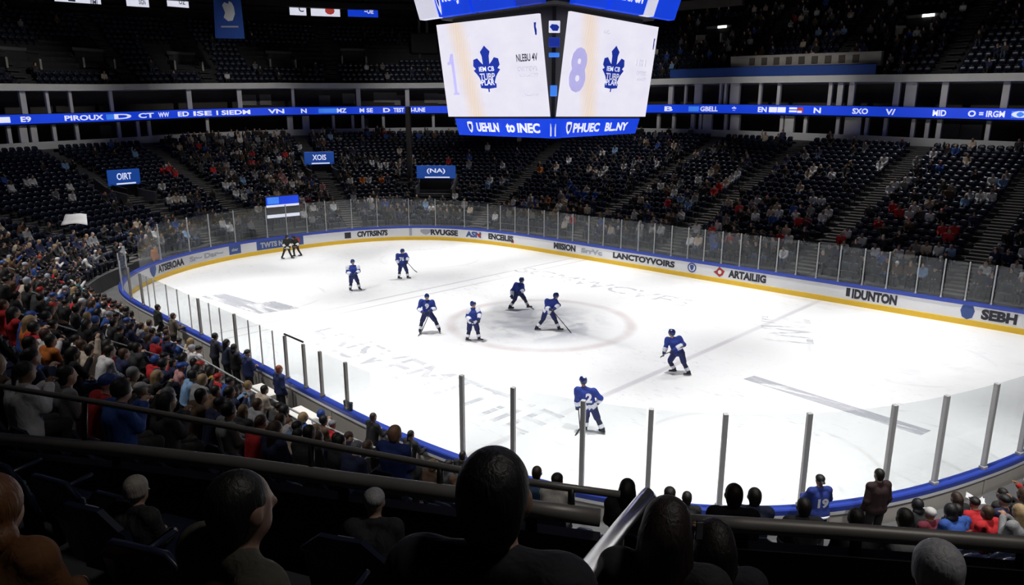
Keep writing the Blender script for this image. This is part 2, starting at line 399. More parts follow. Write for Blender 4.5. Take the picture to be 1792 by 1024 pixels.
def screen_mat():
    m = bpy.data.materials.new('scoreboard_picture'); m.use_nodes = True; nt = m.node_tree; h = NT(m); b = nt.nodes['Principled BSDF']
    tc = nt.nodes.new('ShaderNodeTexCoord'); uv = nt.nodes.new('ShaderNodeUVMap'); sp = nt.nodes.new('ShaderNodeSeparateXYZ'); nt.links.new(uv.outputs[0], sp.inputs[0])
    n = nt.nodes.new('ShaderNodeTexNoise'); n.inputs['Scale'].default_value = 5; n.inputs['Detail'].default_value = 6; nt.links.new(uv.outputs[0], n.inputs['Vector'])
    mp = nt.nodes.new('ShaderNodeMapping'); mp.inputs['Scale'].default_value = (9,2.2,1); mp.inputs['Rotation'].default_value = (0,0,.25); nt.links.new(uv.outputs[0], mp.inputs[0])
    w = nt.nodes.new('ShaderNodeTexWave'); w.inputs['Scale'].default_value = 1.6; w.inputs['Distortion'].default_value = 5; w.inputs['Detail'].default_value = 3; nt.links.new(mp.outputs[0], w.inputs['Vector'])
    # a peach streak that runs from the top, bending down
    u, v = sp.outputs[0], sp.outputs[1]
    cx = h.math('ADD', .20, h.math('MULTIPLY', h.math('SUBTRACT', 1., v), .12))
    st = h.math('MULTIPLY', h.math('SUBTRACT', .12, h.math('ABSOLUTE', h.math('SUBTRACT', u, cx))), 10, True)
    fac = h.math('MULTIPLY', st, h.math('ADD', .35, h.math('MULTIPLY', w.outputs['Fac'], .55)))
    mx = nt.nodes.new('ShaderNodeMix'); mx.data_type = 'RGBA'; nt.links.new(n.outputs['Fac'], mx.inputs[0]); mx.inputs[6].default_value = (.72,.70,.86,1); mx.inputs[7].default_value = (.93,.90,.98,1)
    m2 = nt.nodes.new('ShaderNodeMix'); m2.data_type = 'RGBA'; nt.links.new(fac, m2.inputs[0]); nt.links.new(mx.outputs[2], m2.inputs[6]); m2.inputs[7].default_value = (.86,.66,.46,1)
    b.inputs['Base Color'].default_value = (.02,.02,.02,1); nt.links.new(m2.outputs[2], b.inputs['Emission Color']); b.inputs['Emission Strength'].default_value = .98; b.inputs['Roughness'].default_value = .5
    return m
M['screen'] = screen_mat()
EXPO = 0.0; LK = 1.0
_sg = np.arange(-14, 66, .1)
def s_at_px(px, d, z, lo=-14, hi=66):
    """arc position where the curve d metres outside the boards crosses the picture column px"""
    ss = _sg[(_sg >= lo) & (_sg <= hi)] if hi <= 66 else np.arange(lo, hi, .1)
    p, _ = off(ss, d); q = np.c_[p, z + (dz(ss) if d > 15 else 0*ss)] - CAM
    x = 896 + FOC*(q @ RIGHT)/(q @ FWD); return float(ss[np.abs(x-px).argmin()])
FULL = np.r_[np.arange(0, NO)*.25, PERIM]

# ================================================================== the ice sheet
mb = MB(); mb.add(np.c_[OUT, np.zeros(NO)], [list(range(NO))]); floor = tag(mb.build('floor', M['ice']), kind='structure')
mb = MB()    # worn grey lettering frozen under the ice
def ice_text(body, p0, p1, h, bold=0., flip=1):
    p0 = np.array(p0, float); p1 = np.array(p1, float); u = p1-p0; w = np.linalg.norm(u); u /= w; v = np.array([-u[1], u[0]])*flip
    c = (p0+p1)/2; flat_text(mb, body, (c[0],c[1],.004), (u[0],u[1],0), (v[0],v[1],0), w, h, bold=bold)
ice_text('HNSVEMTTIIE', (-6.2,-8.3), (8.2,-8.6), 2.0, flip=1)
ice_text('LNVE', (9.9,5.2), (8.2,8.9), 2.2)
ice_text('SCMWCVES', (-9,8.2), (3.5,8.0), 1.5)
mb.build('ice_lettering', M['ice_print'], floor)
mb = MB(); mb.prism([(0,0),(1,0),(1,1),(0,1)], (10.7,-.35,.001), (6.2,-.75,0), (.12,.62,0), (0,0,.003)); mb.build('ice_stripe', M['ice_print'], floor)
mb = MB(); mb.prism([(0,0),(1,0),(1,1),(0,1)], (-16.4,-9.2,.001), (5.6,.5,0), (.3,1.2,0), (0,0,.003)); mb.prism([(0,0),(1,0),(1,1),(0,1)], (-12.9,-7.7,.001), (2.3,.2,0), (.3,.8,0), (0,0,.003)); mb.build('ice_patch', M['ice_print'], floor)

# ================================================================== boards, kick plate, cap, adverts
b = MB(); b.sweep([(0,.24),(0,1.02)], FULL)
boards = tag(b.build('rink_boards', M['board_white']), 'white rink boards with yellow kick plate and blue cap around the ice', 'rink boards')
b = MB(); b.sweep([(.13,1.02),(.13,0)], FULL)
for s in np.arange(66, 114, 2.4):    # upright joints on the outer face
    P = P3(s, .14, .5); n = normal(s); b.box(P, (.05,.03,1.0), Rz(math.atan2(n[1], n[0])-PI/2))
tag(b.build('outer_panel', M['board_grey'], boards), 'grey beige outer face of the boards')
b = MB(); b.sweep([(-.012,0),(-.02,.27),(0,.28)], FULL); tag(b.build('kick_plate', M['yellow'], boards), 'yellow kick plate')
b = MB(); b.sweep([(-.035,.955),(-.035,1.09),(-.02,1.12),(.17,1.12),(.19,1.09),(.19,.98)], FULL); tag(b.build('cap_rail', M['cap_blue'], boards), 'blue cap rail')
b = MB(); b.sweep([(.192,.90),(.196,.985)], np.arange(66,114,.25)); b.build('outer_edge_strip', M['board_white'], boards)
def advert(parts, label):
    m = MB()
    mats = []
    for ia, (kind, mt, *a) in enumerate(parts):
        if M[mt] not in mats: mats.append(M[mt])
        k = mats.index(M[mt])
        if kind == 't': bent_text(m, a[0], a[1], a[2], a[3] if len(a) > 3 else .64, a[4] if len(a) > 4 else .46, -.012, k, .055)
        if kind == 'r':
            s0, s1, z0, z1 = a; m.sweep([(-.008,z0),(-.008,z1)], np.linspace(s0,s1,max(3,int(abs(s1-s0)/.2))), m=k)
        if kind == 'p': bent_poly(m, a[0], a[1], .64, a[2], -.010-.004*ia, k)
    tag(m.build('advert', mats, boards), label)
advert([('p','ad_blue',SHIELD,62.95,(.42,.36)),('t','ad_black','ATSEROAA',62.4,59.8)], 'grey capital lettering with a blue shield')
advert([('t','ad_grey','Sr~ Dar~',59.3,56.4,.64,.35)], 'faint grey handwriting')
advert([('r','ad_blue',55.9,54.95,.35,.98),('t','ad_grey','sbar',55.7,55.15,.66,.22)], 'small blue panel')
advert([('r','ad_blue',53.7,50.0,.32,.99),('t','ad_grey','TWTS NST',53.4,51.1,.64,.40),('p','ad_red',ngon(10),50.5,(.24,.28)),('p','ad_white',ngon(8),50.5,(.10,.14))], 'long blue panel with pale lettering and a red emblem')
advert([('r','ad_black',46.7,46.2,.40,.86),('t','ad_black','CIVTRSIN7S',45.7,43.3)], 'black capital lettering with a square mark')
advert([('p','ad_grey',SHIELD,40.3,(.5,.22)),('t','ad_black','RVUGSE',39.9,37.6),('r','ad_grey',41.6,41.4,.35,.95)], 'dark slanted lettering')
advert([('t','ad_blue','ASN',36.9,35.5,.64,.46),('p','ad_red',ngon(3,.5),35.7,(.3,.2))], 'short dark lettering touched with red')
advert([('t','ad_black','ENCEILIIS',34.8,32.4),('r','ad_red',32.6,32.35,.35,.55)], 'dark lettering ending in a red square')
advert([('t','ad_black','MIISION',28.5,26.5)], 'dark heavy lettering')
advert([('t','ad_grey','SrrVc',26.0,24.2,.62,.34)], 'pale grey scribble')
advert([('t','ad_black','LANCTOYVOIRS',23.3,18.6,.64,.40)], 'wide dark capital lettering')
advert([('p','ad_blue',ngon(14),17.4,(.30,.30)),('p','board_white',ngon(14),17.4,(.22,.22)),('p','ad_blue',SHIELD,17.4,(.16,.18))], 'round blue emblem')
advert([('p','ad_red',[(-1,-.1),(-.5,.2),(0,1),(.5,.6),(1,.3),(.7,-.5),(.1,-.9),(-.4,-.5)],15.6,(.36,.32)),('p','ad_white',ngon(8),15.55,(.12,.13)),('t','ad_black','ARTAILIIG',15.0,12.7,.64,.46)], 'red round emblem and dark lettering')
advert([('r','ad_black',8.35,8.15,.45,.9),('t','ad_black','IDUNTON',8.05,5.9,.64,.52)], 'large dark capital lettering')
advert([('p','ad_blue',[(-.8,.8),(-.2,1),(.6,.9),(.95,.2),(.7,-.7),(0,-1),(-.7,-.7),(-1,.1)],2.85,(.30,.36)),('t','ad_black','SEBH',2.3,.9,.64,.50)], 'blue crest and large dark lettering')

# ================================================================== glass: each pane and each post by itself
FAR_POST = [64.4,61.85,59.1,57.3,55.25,52.75,51.2,49.6,48.1,46.05,44.05,41.6,39.5,37.05,34.9,33.7,32.3,31.0,29.5,28.2,26.85,25.45,24.2,22.75,21.4,20.2,18.95,17.8,16.7,15.55,14.4,13.25,12.2,11.1,10.0,8.85,7.65,6.5,5.15,4.05,3.05,2.0,.7]
LEFT_POST = [66.2,68.2,70.2,72.1,73.85,74.7,75.5,76.95,78.15,79.4,80.3,81.3,82.25,83.5,84.6,85.5,86.4,87.25,88.45,89.45,90.85,92.15]
END_POST = [95.6,97.1,98.85,100.35,101.9,103.7,105.8,107.35,109.15,110.75,112.3]
def ztop(s):
    s = float(wrap(s))
    if s > 94: return 3.34
    if s > 66: return lerp_tab(s, [(66,2.75),(72,2.62),(92,2.58)])
    return lerp_tab(s, [(0,2.95),(10,3.05),(25,3.02),(34,3.04),(38,3.2),(45,3.38),(52,3.35),(62,3.3),(66,2.8)])
def pane(s0, s1, label, group):
    ss = np.linspace(s0, s1, max(2, int(abs(s1-s0)/.4)+1)); zt = min(ztop(s0), ztop(s1))
    m = MB(); m.sweep([(.065,1.12),(.065,zt-.02),(.08,zt-.02),(.08,1.12)], ss, closed_prof=True)
    o = m.build('safety_glass', M['glass']); tag(o, label, 'safety glass', group); return o
def post(s, w, dd, mt, label, group, zt):
    P = P3(s, .075, 0); n = normal(s); R = Rz(math.atan2(n[1], n[0])-PI/2); m = MB()
    m.box((0,0,(1.12+zt)/2), (w,dd,zt-1.12), R, bev=.012); m.box((0,0,1.16), (w*1.5,dd*1.3,.08), R, bev=.01)
    o = m.build('glass_post', M[mt], loc=P); tag(o, label, 'glass post', group); return o
far_lab = lambda s: 'behind the goal end at the far left' if s > 44 else ('around the far corner' if s > 32 else 'along the far right side')
for i, s in enumerate(FAR_POST):
    w = far_lab(s)
    if s < 64.4: post(s, .065, .08, 'post_metal', 'pale metal upright between glass panes '+w, 'glass posts '+w, ztop(s))
    if i: pane(FAR_POST[i-1]-.085, s+.085, 'clear glass pane on top of the boards '+w, 'glass panes '+w)
for i, s in enumerate(LEFT_POST):
    thick = i in (3,4,10,13,17,18,19,20)
    if i != len(LEFT_POST)-1: post(s, .09 if thick else .045, .1 if thick else .05, 'grey_metal' if not thick else 'rail_metal', 'dark metal upright in the near left glass behind the crowd' if thick else 'thin grey upright in the near left glass', 'thick posts of the near left glass' if thick else 'thin posts of the near left glass', ztop(s))
    if i: pane(LEFT_POST[i-1]+.085, s-.085, 'clear glass pane above the near left boards beside the crowd', 'glass panes of the near left boards')
for i, s in enumerate(END_POST):
    o = post(s, .11, .11, 'grey_metal', 'tall grey upright of the near end glass, %s from the left' % ORD[i].replace('front','first'), 'tall posts of the near end glass', ztop(s))
    if i: pane(END_POST[i-1]+.10, s-.10, 'tall clear glass pane, %s from the left above the near end boards' % ORD[i-1].replace('front','first'), 'tall panes of the near end glass')
pr = MB(); pr.tube([P3(87.25,.075,2.65), P3(87.85,.075,2.65), P3(88.45,.075,2.65)], .035, 6); o = pr.build('door_header', M['dark_metal']); tag(o, 'short dark bar across the top of the near left glass doorway', 'door header')

# ================================================================== stands
DK = [2.2+.85*k for k in range(26)]
def stand_mesh(name, s0, s1, dlist, mt, zfun):
    m = MB(); ss = np.arange(s0, s1+.01, .5)
    for k in range(len(dlist)-1):
        d0, d1 = dlist[k]-.45, dlist[k+1]-.45
        rows = []
        for d in (d0, d1): p, _ = off(ss, d); rows.append((p, zfun(ss, dlist[k])))
        p1, _ = off(ss, d1); rows.append((p1, zfun(ss, dlist[k+1])))
        v = np.stack([np.c_[p, z] for p, z in rows], 1).reshape(-1, 3); A = len(ss)
        m.add(v, [[i*3+j, i*3+j+1, i*3+3+j+1, i*3+3+j] for i in range(A-1) for j in (0,1)])
    return tag(m.build(name, mt), kind='structure')
DNEAR = [2.0+.8*k for k in range(11)]          # rows below the thick rail: d 2.0 .. 10.0
DUP = [11.5+.82*k for k in range(6)]           # rows around the viewer
stand_mesh('floor_lower_bowl', -13, 70, DK+[24.3], M['concrete'], z_far)
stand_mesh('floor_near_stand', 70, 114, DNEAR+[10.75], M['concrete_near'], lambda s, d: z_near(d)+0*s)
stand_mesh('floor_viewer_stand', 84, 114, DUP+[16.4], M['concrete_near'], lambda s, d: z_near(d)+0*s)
m = MB(); m.sweep([(.13,.02),(1.8,.02)], FULL); tag(m.build('floor_walkway', M['concrete']), kind='structure')
m = MB(); m.sweep([(.21,.02),(.21,.50),(1.56,.50)], np.arange(97,114.1,.5)); tag(m.build('floor_end_platform', M['concrete']), kind='structure')
m = MB(); m.sweep([(1.75,.02),(1.75,.9)], np.arange(-13,70.1,.5)); m.sweep([(1.56,.02),(1.56,.72)], np.arange(70,114.1,.5)); tag(m.build('wall_stand_front', M['concrete']), kind='structure')

AISLE_FAR = [-4.5,3.9,11.6,20.6,28.3,37.0,45.4,51.9,55.6,61.5]
AISLE_NEAR = [72.0,79.5,87.0,94.5,102.3]
def stretch(s, d):
    a, _ = off(s-.1, d); c_, _ = off(s+.1, d); return np.linalg.norm(c_-a, axis=1)/.2
VOM = [(55.6,9.6,14.6,1.5),(45.4,11.2,16.2,1.5),(40.6,6.4,11.8,1.5)]
def is_aisle(s, d, tab, hw=.62): 
    st = float(stretch(s, d)[0]); return any(abs(s-a)*st < hw for a in tab)
def aisle(s, dl, zfun, mt, hw=.55):
    m = MB()
    for k in range(len(dl)-1):
        for h in (0, 1):
            d = dl[k]-.45+h*.42; z = float(zfun(np.array([s]), dl[k])[0]); z2 = float(zfun(np.array([s]), dl[k+1])[0]); z = z+h*(z2-z)/2
            n = normal(s); m.box(P3(s, d+.21, z+.02), (hw*2,.41,.10), Rz(math.atan2(n[1], n[0])-PI/2))
    return m
for s in AISLE_FAR:
    tag(aisle(s, DK, z_far, 0).build('floor_aisle_steps', M['step']), kind='structure')
for s in AISLE_NEAR:
    tag(aisle(s, DNEAR, lambda s, d: z_near(d)+0*s, 0).build('floor_aisle_steps', M['concrete']), kind='structure')

# suites and concourse above the far bowl: everything swept along the same curve
SU = np.arange(-13, 66.1, .5)
def struct_sweep(name, prof, mt, closed=True, ss=SU):
    m = MB(); m.sweep(prof, ss, dz, closed_prof=closed); return tag(m.build(name, mt), kind='structure')
struct_sweep('wall_bowl_top', [(23.6,7.6),(23.6,8.42),(23.9,8.42),(23.9,7.6)], M['white_wall'])
struct_sweep('floor_concourse', [(23.9,7.9),(28.5,7.9),(28.5,7.8),(23.9,7.8)], M['concrete'])
struct_sweep('wall_concourse', [(28.3,7.8),(28.3,12.8)], M['suite_wall'], False)
struct_sweep('floor_suites', [(23.6,9.8),(28.5,9.8),(28.5,10.62),(23.6,10.62)], M['dark_wall'])
struct_sweep('trim_suite_edge', [(23.5,10.64),(24.2,10.72),(24.2,10.64)], M['suite_wall'])
struct_sweep('wall_suite_parapet', [(23.3,12.52),(23.3,13.06),(23.6,13.06),(23.62,12.6),(28.5,12.6),(28.5,12.52)], M['white_wall'])
def uz(s, d): return 12.7+.62*(d-24)+dz(s)
DU = [24.2+.86*k for k in range(17)]
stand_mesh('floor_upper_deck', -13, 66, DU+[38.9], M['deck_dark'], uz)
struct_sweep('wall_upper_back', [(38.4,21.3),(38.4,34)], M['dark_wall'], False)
struct_sweep('trim_upper_beam', [(36.9,22.2),(36.9,22.9),(38.4,22.9),(38.4,22.2)], M['black'])
m = MB(); m.sweep([(38.4,34),(12,34)], np.r_[FULL]); m.add(np.c_[off(FULL[:-1],12)[0], np.full(NO,34.)], [list(range(NO))]); tag(m.build('ceiling', M['black']), kind='structure')
m = MB(); m.sweep([(17,2.),(17,34)], np.arange(66,116.3,.5)); tag(m.build('wall_near_back', M['black']), kind='structure')

UP_COL = [42,82,125,195,330,418,513,625,712,800,1173,1198,1221,1260,1269,1285,1329,1362,1451,1469,1489,1569,1593,1651,1758]
UP_W = {82:.25,125:.25,195:.3,513:.3,1198:.2,1260:.22,1269:.25,1285:.9,1329:.25,1362:.3,1451:.3,1593:.8,1221:.7}
LO_COL = [17,46,60,95,138,208,244,263,363,504,510,537,582,616,636,674,714,759,1151,1178,1211,1225,1238,1269,1285,1367,1380,1409,1464,1491,1516,1547,1595,1620,1642,1727]
LO_W = {46:.6,60:.5,537:.7,1211:.4,1238:.9,1285:.9,1380:.8,1491:1.3,1642:.35}
for px in UP_COL:
    s = s_at_px(px, 24.0, 11.6); n = normal(s); h = float(dz(s)); m = MB(); w = UP_W.get(px,.45)
    m.box((0,0,0), (w,.35,1.95), Rz(math.atan2(n[1],n[0])-PI/2), bev=.03); o = m.build('pillar', M['pillar'], loc=P3(s,24.2,11.6+h)); tag(o, kind='structure')
for px in LO_COL:
    s = s_at_px(px, 24.2, 8.9); n = normal(s); h = float(dz(s)); m = MB(); w = LO_W.get(px,.3)
    m.box((0,0,0), (w,.35,1.95), Rz(math.atan2(n[1],n[0])-PI/2), bev=.03); o = m.build('pillar', M['pillar'], loc=P3(s,24.4,8.87+h)); tag(o, kind='structure')
s = 41.75; m = MB(); m.box((0,0,0), (.42,.42,7.6), Rz(.6), bev=.04); tag(m.build('pillar', M['suite_wall'], loc=P3(s,9.5,6.6)), kind='structure')
# suite fittings: panels whose colour stands for dim lit patches on the back walls
for px, w, z, mt in [(432,1.6,11.5,'beige'),(462,1.2,11.5,'beige'),(570,1.2,11.4,'beige'),(612,1.4,11.6,'beige'),(675,2.6,11.7,'beige'),(700,1.4,11.4,'beige'),(752,1.6,11.6,'beige'),(775,1.2,11.5,'beige'),(100,1.2,11.3,'suite_wall'),(620,1.,8.9,'maroon'),(640,.9,8.9,'beige'),(1700,1.5,8.9,'beige'),(1660,1.6,8.9,'beige'),(185,1,8.9,'beige'),(1340,1.2,8.9,'suite_wall')]:
    s = s_at_px(px, 28.2, z); n = normal(s); m = MB(); m.box((0,0,0), (w,.08,1.1), Rz(math.atan2(n[1],n[0])-PI/2), bev=.02)
    o = m.build('trim_suite_panel', M[mt], loc=P3(s,28.1,z+float(dz(s)))); tag(o, kind='structure')

# ================================================================== the long ribbon screen
b = MB(); b.sweep([(23.34,9.92),(23.34,10.66),(23.55,10.66),(23.55,9.92)], np.arange(-13,66.1,.5), dz, closed_prof=True)
ribbon = tag(b.build('ribbon_screen', M['led_blue']), 'long glowing blue ribbon screen along the suite balcony all round the far stands', 'ribbon screen')
RIB = [(0,16,'|'),(38,54,'E9'),(113,183,'PIROUX'),(202,229,'D'),(242,271,'CT'),(279,298,'WW'),(313,331,'ED'),(340,372,'ISE'),(380,440,'I SIEDM'),(470,496,'VN'),(525,537,'N'),(592,608,'MZ'),(630,652,'M SE'),(668,682,'D'),(690,708,'TEST'),(722,743,'I-IUNE'),(1163,1177,'B'),(1225,1255,'GBELL'),(1280,1289,'*'),(1326,1342,'EN'),(1345,1375,'--'),(1380,1403,'=-'),(1424,1437,'N'),(1491,1518,'SXO'),(1550,1566,'V/'),(1632,1655,'MID'),(1693,1707,'O'),(1713,1758,'= IRGM'),(1768,1800,'()')]
for i, (a, c_, t) in enumerate(RIB):
    s0, s1 = s_at_px(a, 23.3, 10.2), s_at_px(c_, 23.3, 10.2)
    if a == 0: s0 += .5
    m = MB(); bent_text(m, t, s0, s1, 10.28, .44, 23.32, 0, .03, dz); m.build('ribbon_lettering', M['led_white'] if i % 5 else M['led_white'], ribbon)
for a, c_ in ((185,200),(1205,1222),(1395,1404),(1770,1792),(560,590)):
    s0, s1 = s_at_px(a, 23.3, 10.2), s_at_px(c_, 23.3, 10.2); m = MB(); m.sweep([(23.33,10.05),(23.33,10.5)], np.linspace(s0,s1,5), dz); m.build('ribbon_patch', M['led_cyan'] if a != 1395 else M['led_red'], ribbon)

# ================================================================== portals in the far stands
def frame_at(s):   # local frame: x along the row (to the right seen from the ice), y outward from the ice
    n = normal(s); return math.atan2(n[1], n[0])-PI/2
def portal(s, d, w, h, label, text, zf, banner=True, drop=0, grey='step', cat='stairway portal'):
    z = float(zf(np.array([s]), d)[0]) if True else 0
    r = empty('stairway_portal', P3(s, d, z), frame_at(s)); tag(r, label, cat)
    m = MB(); m.box((0,1.3,h/2-.05), (w,.06,h)); m.box((0,.3,.03), (w,1.9,.06)); m.build('opening', M['black'], r)  # black slabs stand in for the dark inside the stairway mouth
    for sx in (-1,1):
        m = MB(); m.prism([(-.9,-.1),(3.2,-.1),(3.2,1.75),(1.3,h*.62),(-.9,.75)], (sx*(w/2+.09)-.08,0,0), (0,1,0), (0,0,1), (.16,0,0)); m.build('side_wall', M['concrete'] if grey != 'beige' else M['beige'], r)
        m = MB(); m.tube([(sx*(w/2+.09),-.9,.8),(sx*(w/2+.09),-.9,1.15),(sx*(w/2+.09),1.3,h*.62+.45),(sx*(w/2+.09),3.1,2.25)], .03, 6); m.build('handrail', M['dark_metal'], r)
    m = MB(); m.box((0,1.42,h+.12), (w+.3,.3,.3), bev=.03); m.build('lintel', M['concrete'], r)
    if banner:
        m = MB(); m.box((0,1.15,h+.35), (w+.5,.10,1.15), bev=.02); bn = m.build('banner', M['sign_blue'], r)
        m = MB(); flat_text(m, text, (0,1.09,h+.42), (1,0,0), (0,0,1), (w+.3)*.5, .5); m.build('banner_lettering', M['led_white'], bn)  # glow put into banner and letters so they read without a lamp
        m = MB(); m.box((.1,1.085,h-.12), (w*.75,.012,.10)); m.build('banner_stripe', M['led_white'], bn)
    return r
portal(55.6, 10.6, 2.0, 1.5, 'stairway portal with a blue and white banner in the empty left end stand', 'OIRT', z_far)
portal(45.4, 12.2, 2.2, 1.4, 'stairway portal with a blue banner in the crowded stand left of the dark pillar', 'XOIS', z_far)
portal(40.6, 7.6, 3.0, 1.7, 'stairway portal with a bright blue sign beside the tall dark pillar in the far corner', '(NA)', z_far)
UPORT = []
def uportal(px, py, label, lampdx=0.4):
    d = 28.0
    for it in range(3):
        s = s_at_px(px, d, 12.7+.62*(d-24)); y = project(P3(s, d, float(uz(s, d))))[1]; d += (y-py)/9.
        d = min(max(d, 25.2), 35)
    r = portal(s, d, 2.4, 1.5, label, '', lambda s_, d_: np.array([float(uz(s, d))]), banner=False, grey='beige')
    if px > 1000: m = MB(); m.box((lampdx,1.2,1.6), (.9,.08,.22)); m.build('lamp', M['lamp'], r)
    UPORT.append((s, d)); return r
for px, py, lab in [(35,118,'stairway portal at the extreme left of the dark upper deck'),(170,118,'stairway portal on the dark upper deck left of the hanging blue banner'),(325,122,'stairway portal on the dark upper deck below the hanging blue banner'),(495,118,'stairway portal on the dark upper deck below the two small white screens'),(620,112,'stairway portal on the dark upper deck below the small blue screen'),(1245,75,'stairway portal with a bright lamp above the left end of the press bench'),(1600,62,'stairway portal with a bright lamp right of the press bench on the upper deck')]:
    uportal(px, py, lab)
for s in (-3, 4.5, 11.5, 20, 28, 36, 44, 48.5, 52, 55.5, 59.5):
    tag(aisle(s, DU, uz, 0, .5).build('floor_upper_aisle_steps', M['concrete_near']), kind='structure')

# press bench with its blue fascia, front of the upper deck on the right
sA, sB = s_at_px(1172, 23.5, 13.5), s_at_px(1534, 23.5, 13.5); s2 = s_at_px(1282, 24.6, 14.6)
b = MB(); b.sweep([(23.45,13.1),(23.35,13.85),(23.5,13.9),(23.6,13.1)], np.linspace(sA,sB,24), dz, closed_prof=True)
press = tag(b.build('press_bench', M['banner_blue']), 'long beige press bench behind a plain blue fascia on the upper right deck', 'press bench')
b = MB(); b.sweep([(24.3,13.8),(24.2,14.85),(24.7,14.9),(24.9,13.8)], np.linspace(s2,sB,18), dz, closed_prof=True); b.build('bench_back', M['beige'], press)
for t in np.linspace(.15,.85,9):
    s = s2+(sB-s2)*t; m = MB(); m.box(P3(s,24.2,14.35+float(dz(s))), (.5,.06,.6), Rz(frame_at(s))); m.build('monitor', M['suite_wall'], press)

# hanging banner, small lit screens and lit signs near the roof on the left
c0 = at_depth(400,20,62); u = np.array([RIGHT[0],RIGHT[1],0])
bn = MB(); bn.prism([(-1.35,-2.2),(1.2,-2.25),(1.12,2.6),(-1.15,2.7)], c0-FLAT*.03, u, (0,0,1), FLAT*.06)
o = tag(bn.build('hanging_banner', M['banner_blue']), 'tall blue fabric banner hanging on the left with a white crest', 'banner')
m = MB(); ctr = c0-FLAT*.04
m.prism([(-.5,.5),(-.3,.75),(.05,.6),(.1,.85),(.35,.7),(.5,.35),(.55,-.2),(.3,-.75),(-.1,-.8),(-.45,-.5),(-.3,-.1)], ctr, u, (0,0,1), FLAT*.01); m.build('crest', M['ad_white'], o)
m = MB(); m.box(ctr+np.array([0,0,-1.25]), (1.5,.02,.14), Rz(math.atan2(u[1],u[0]))); m.build('crest_underline', M['ad_grey'], o)
m = MB(); 
for sx in (-1,1): m.tube([c0+u*sx*1.0+np.array([0,0,2.6]), c0+u*sx*1.0+np.array([0,0,34-c0[2]])], .02, 5)
m.build('hanging_cable', M['dark_metal'], o)
def wall_screen(px, py, w, h, mt, label, txt=None, tm='ad_black', d=37.6, cat='screen', extra=None):
    z0 = 22.5; s = s_at_px(px, d, z0); P = P3(s, d, 0); dep = (P-CAM) @ FLAT
    r_ = ray(px, py); t = (P[:2]-CAM[:2]) @ FLAT[:2] / (r_ @ FLAT); z = (CAM+r_*t)[2]
    e = empty('wall_screen', P3(s, d, z), frame_at(s)); tag(e, label, cat)
    m = MB(); m.box((0,.1,0), (w+.3,.2,h+.3), bev=.03); m.build('housing', M['black'], e)
    m = MB(); m.box((0,-.01,0), (w,.03,h)); m.build('display', M[mt], e)
    if txt: m = MB(); flat_text(m, txt, (w*.2,-.035,0), (1,0,0), (0,0,1), w*.3, h*.45); m.build('display_lettering', M[tm], e)
    if extra: m = MB(); m.prism(np.array(ngon(9))*np.array([w*.17,h*.26]), (w*.15,-.03,-.1), (1,0,0), (0,0,1), (0,-.01,0)); m.build('display_mark', M[extra], e)
    m = MB(); m.box((0,.35,h/2+1.3), (.2,.2,2.6)); m.build('bracket', M['black'], e)
wall_screen(521,15,1.9,1.6,'led_white','small glowing white screen, left one of the pair under the roof','C','led_dark')
wall_screen(567,17,3.4,1.7,'led_white','small glowing white screen with a red mark, right one of the pair under the roof',None,'ad_black',extra='led_red')
wall_screen(637,19,3.6,1.4,'led_blue','small glowing blue screen under the roof right of the white pair','~OIE','led_white')
wall_screen(741,20,1.4,1.0,'sign_blue','tiny blue lit sign touching the left side of the scoreboard','P?','led_white')
wall_screen(68,30,3.0,.5,'led_red','dim red lit sign above the dark upper deck at far left','POOS','led_white',d=36.5,cat='sign')
for px, t, lab in [(112,'=','plain white lit sign under the roof at far left'),(155,'IIMI','white lit sign with upright strokes under the roof'),(240,'SIGN','white lit sign with dark lettering left of the hanging banner'),(310,'OZ','rounded white lit sign nearest the hanging banner')]:
    wall_screen(px,3,2.2,1.1,'led_white',lab,t,'led_dark',cat='sign')
s = s_at_px(590,38,23); 
m = MB(); m.sweep([(37.9,23.2),(37.9,25.4)], np.linspace(s_at_px(425,37.9,23),s_at_px(748,37.9,23),30), dz); tag(m.build('wall_upper_panel', M['suite_wall']), kind='structure')
m = MB(); m.sweep([(31,20.2),(30.8,21.0),(31.4,21.1),(31.5,20.2)], np.linspace(s_at_px(1165,31,20.5),s_at_px(1300,31,20.5),12), dz, closed_prof=True); tag(m.build('trim_upper_gantry', M['suite_wall']), kind='structure')
# small scoreboard on a pole, dim, left of the big one
e = empty('speaker_tower', P3(41.5,29.5,16.2)); e.rotation_euler = (0,0,frame_at(41.5)); tag(e, 'dim grey tower with a box on the upper deck just left of the scoreboard', 'tower')
m = MB(); m.box((-.35,0,3), (.3,.3,9)); m.box((.55,0,4), (.3,.3,7)); m.build('mast', M['suite_wall'], e)
m = MB(); m.box((.2,-.3,1.4), (3.0,.6,2.2), bev=.1); m.build('cabinet', M['dark_wall'], e)
# video board on legs behind the left end glass
e = empty('video_board', P3(50.2,2.6,.9), frame_at(50.2)); tag(e, 'lit blue and white video board behind the left end glass', 'video board')
p = at_depth(466,365,53.5); h = p[2]-.9
m = MB(); m.box((0,.1,h), (2.75,.25,1.75), bev=.04); m.build('housing', M['black'], e)
m = MB(); m.box((0,-.04,h+.52), (2.6,.04,.62)); m.build('display', M['led_blue'], e)
m = MB(); m.box((-.75,-.05,h+.55), (.9,.03,.5)); m.build('display_patch', M['led_cyan'], e)
m = MB(); m.box((0,-.05,h+.14), (2.6,.04,.16)); m.box((0,-.05,h-.62), (2.6,.04,.24)); m.build('display_stripe', M['led_white'], e)
for sx in (-.9,.9): m = MB(); m.box((sx,.1,(h-.8)/2), (.1,.1,h-.8)); m.build('leg', M['dark_metal'], e)

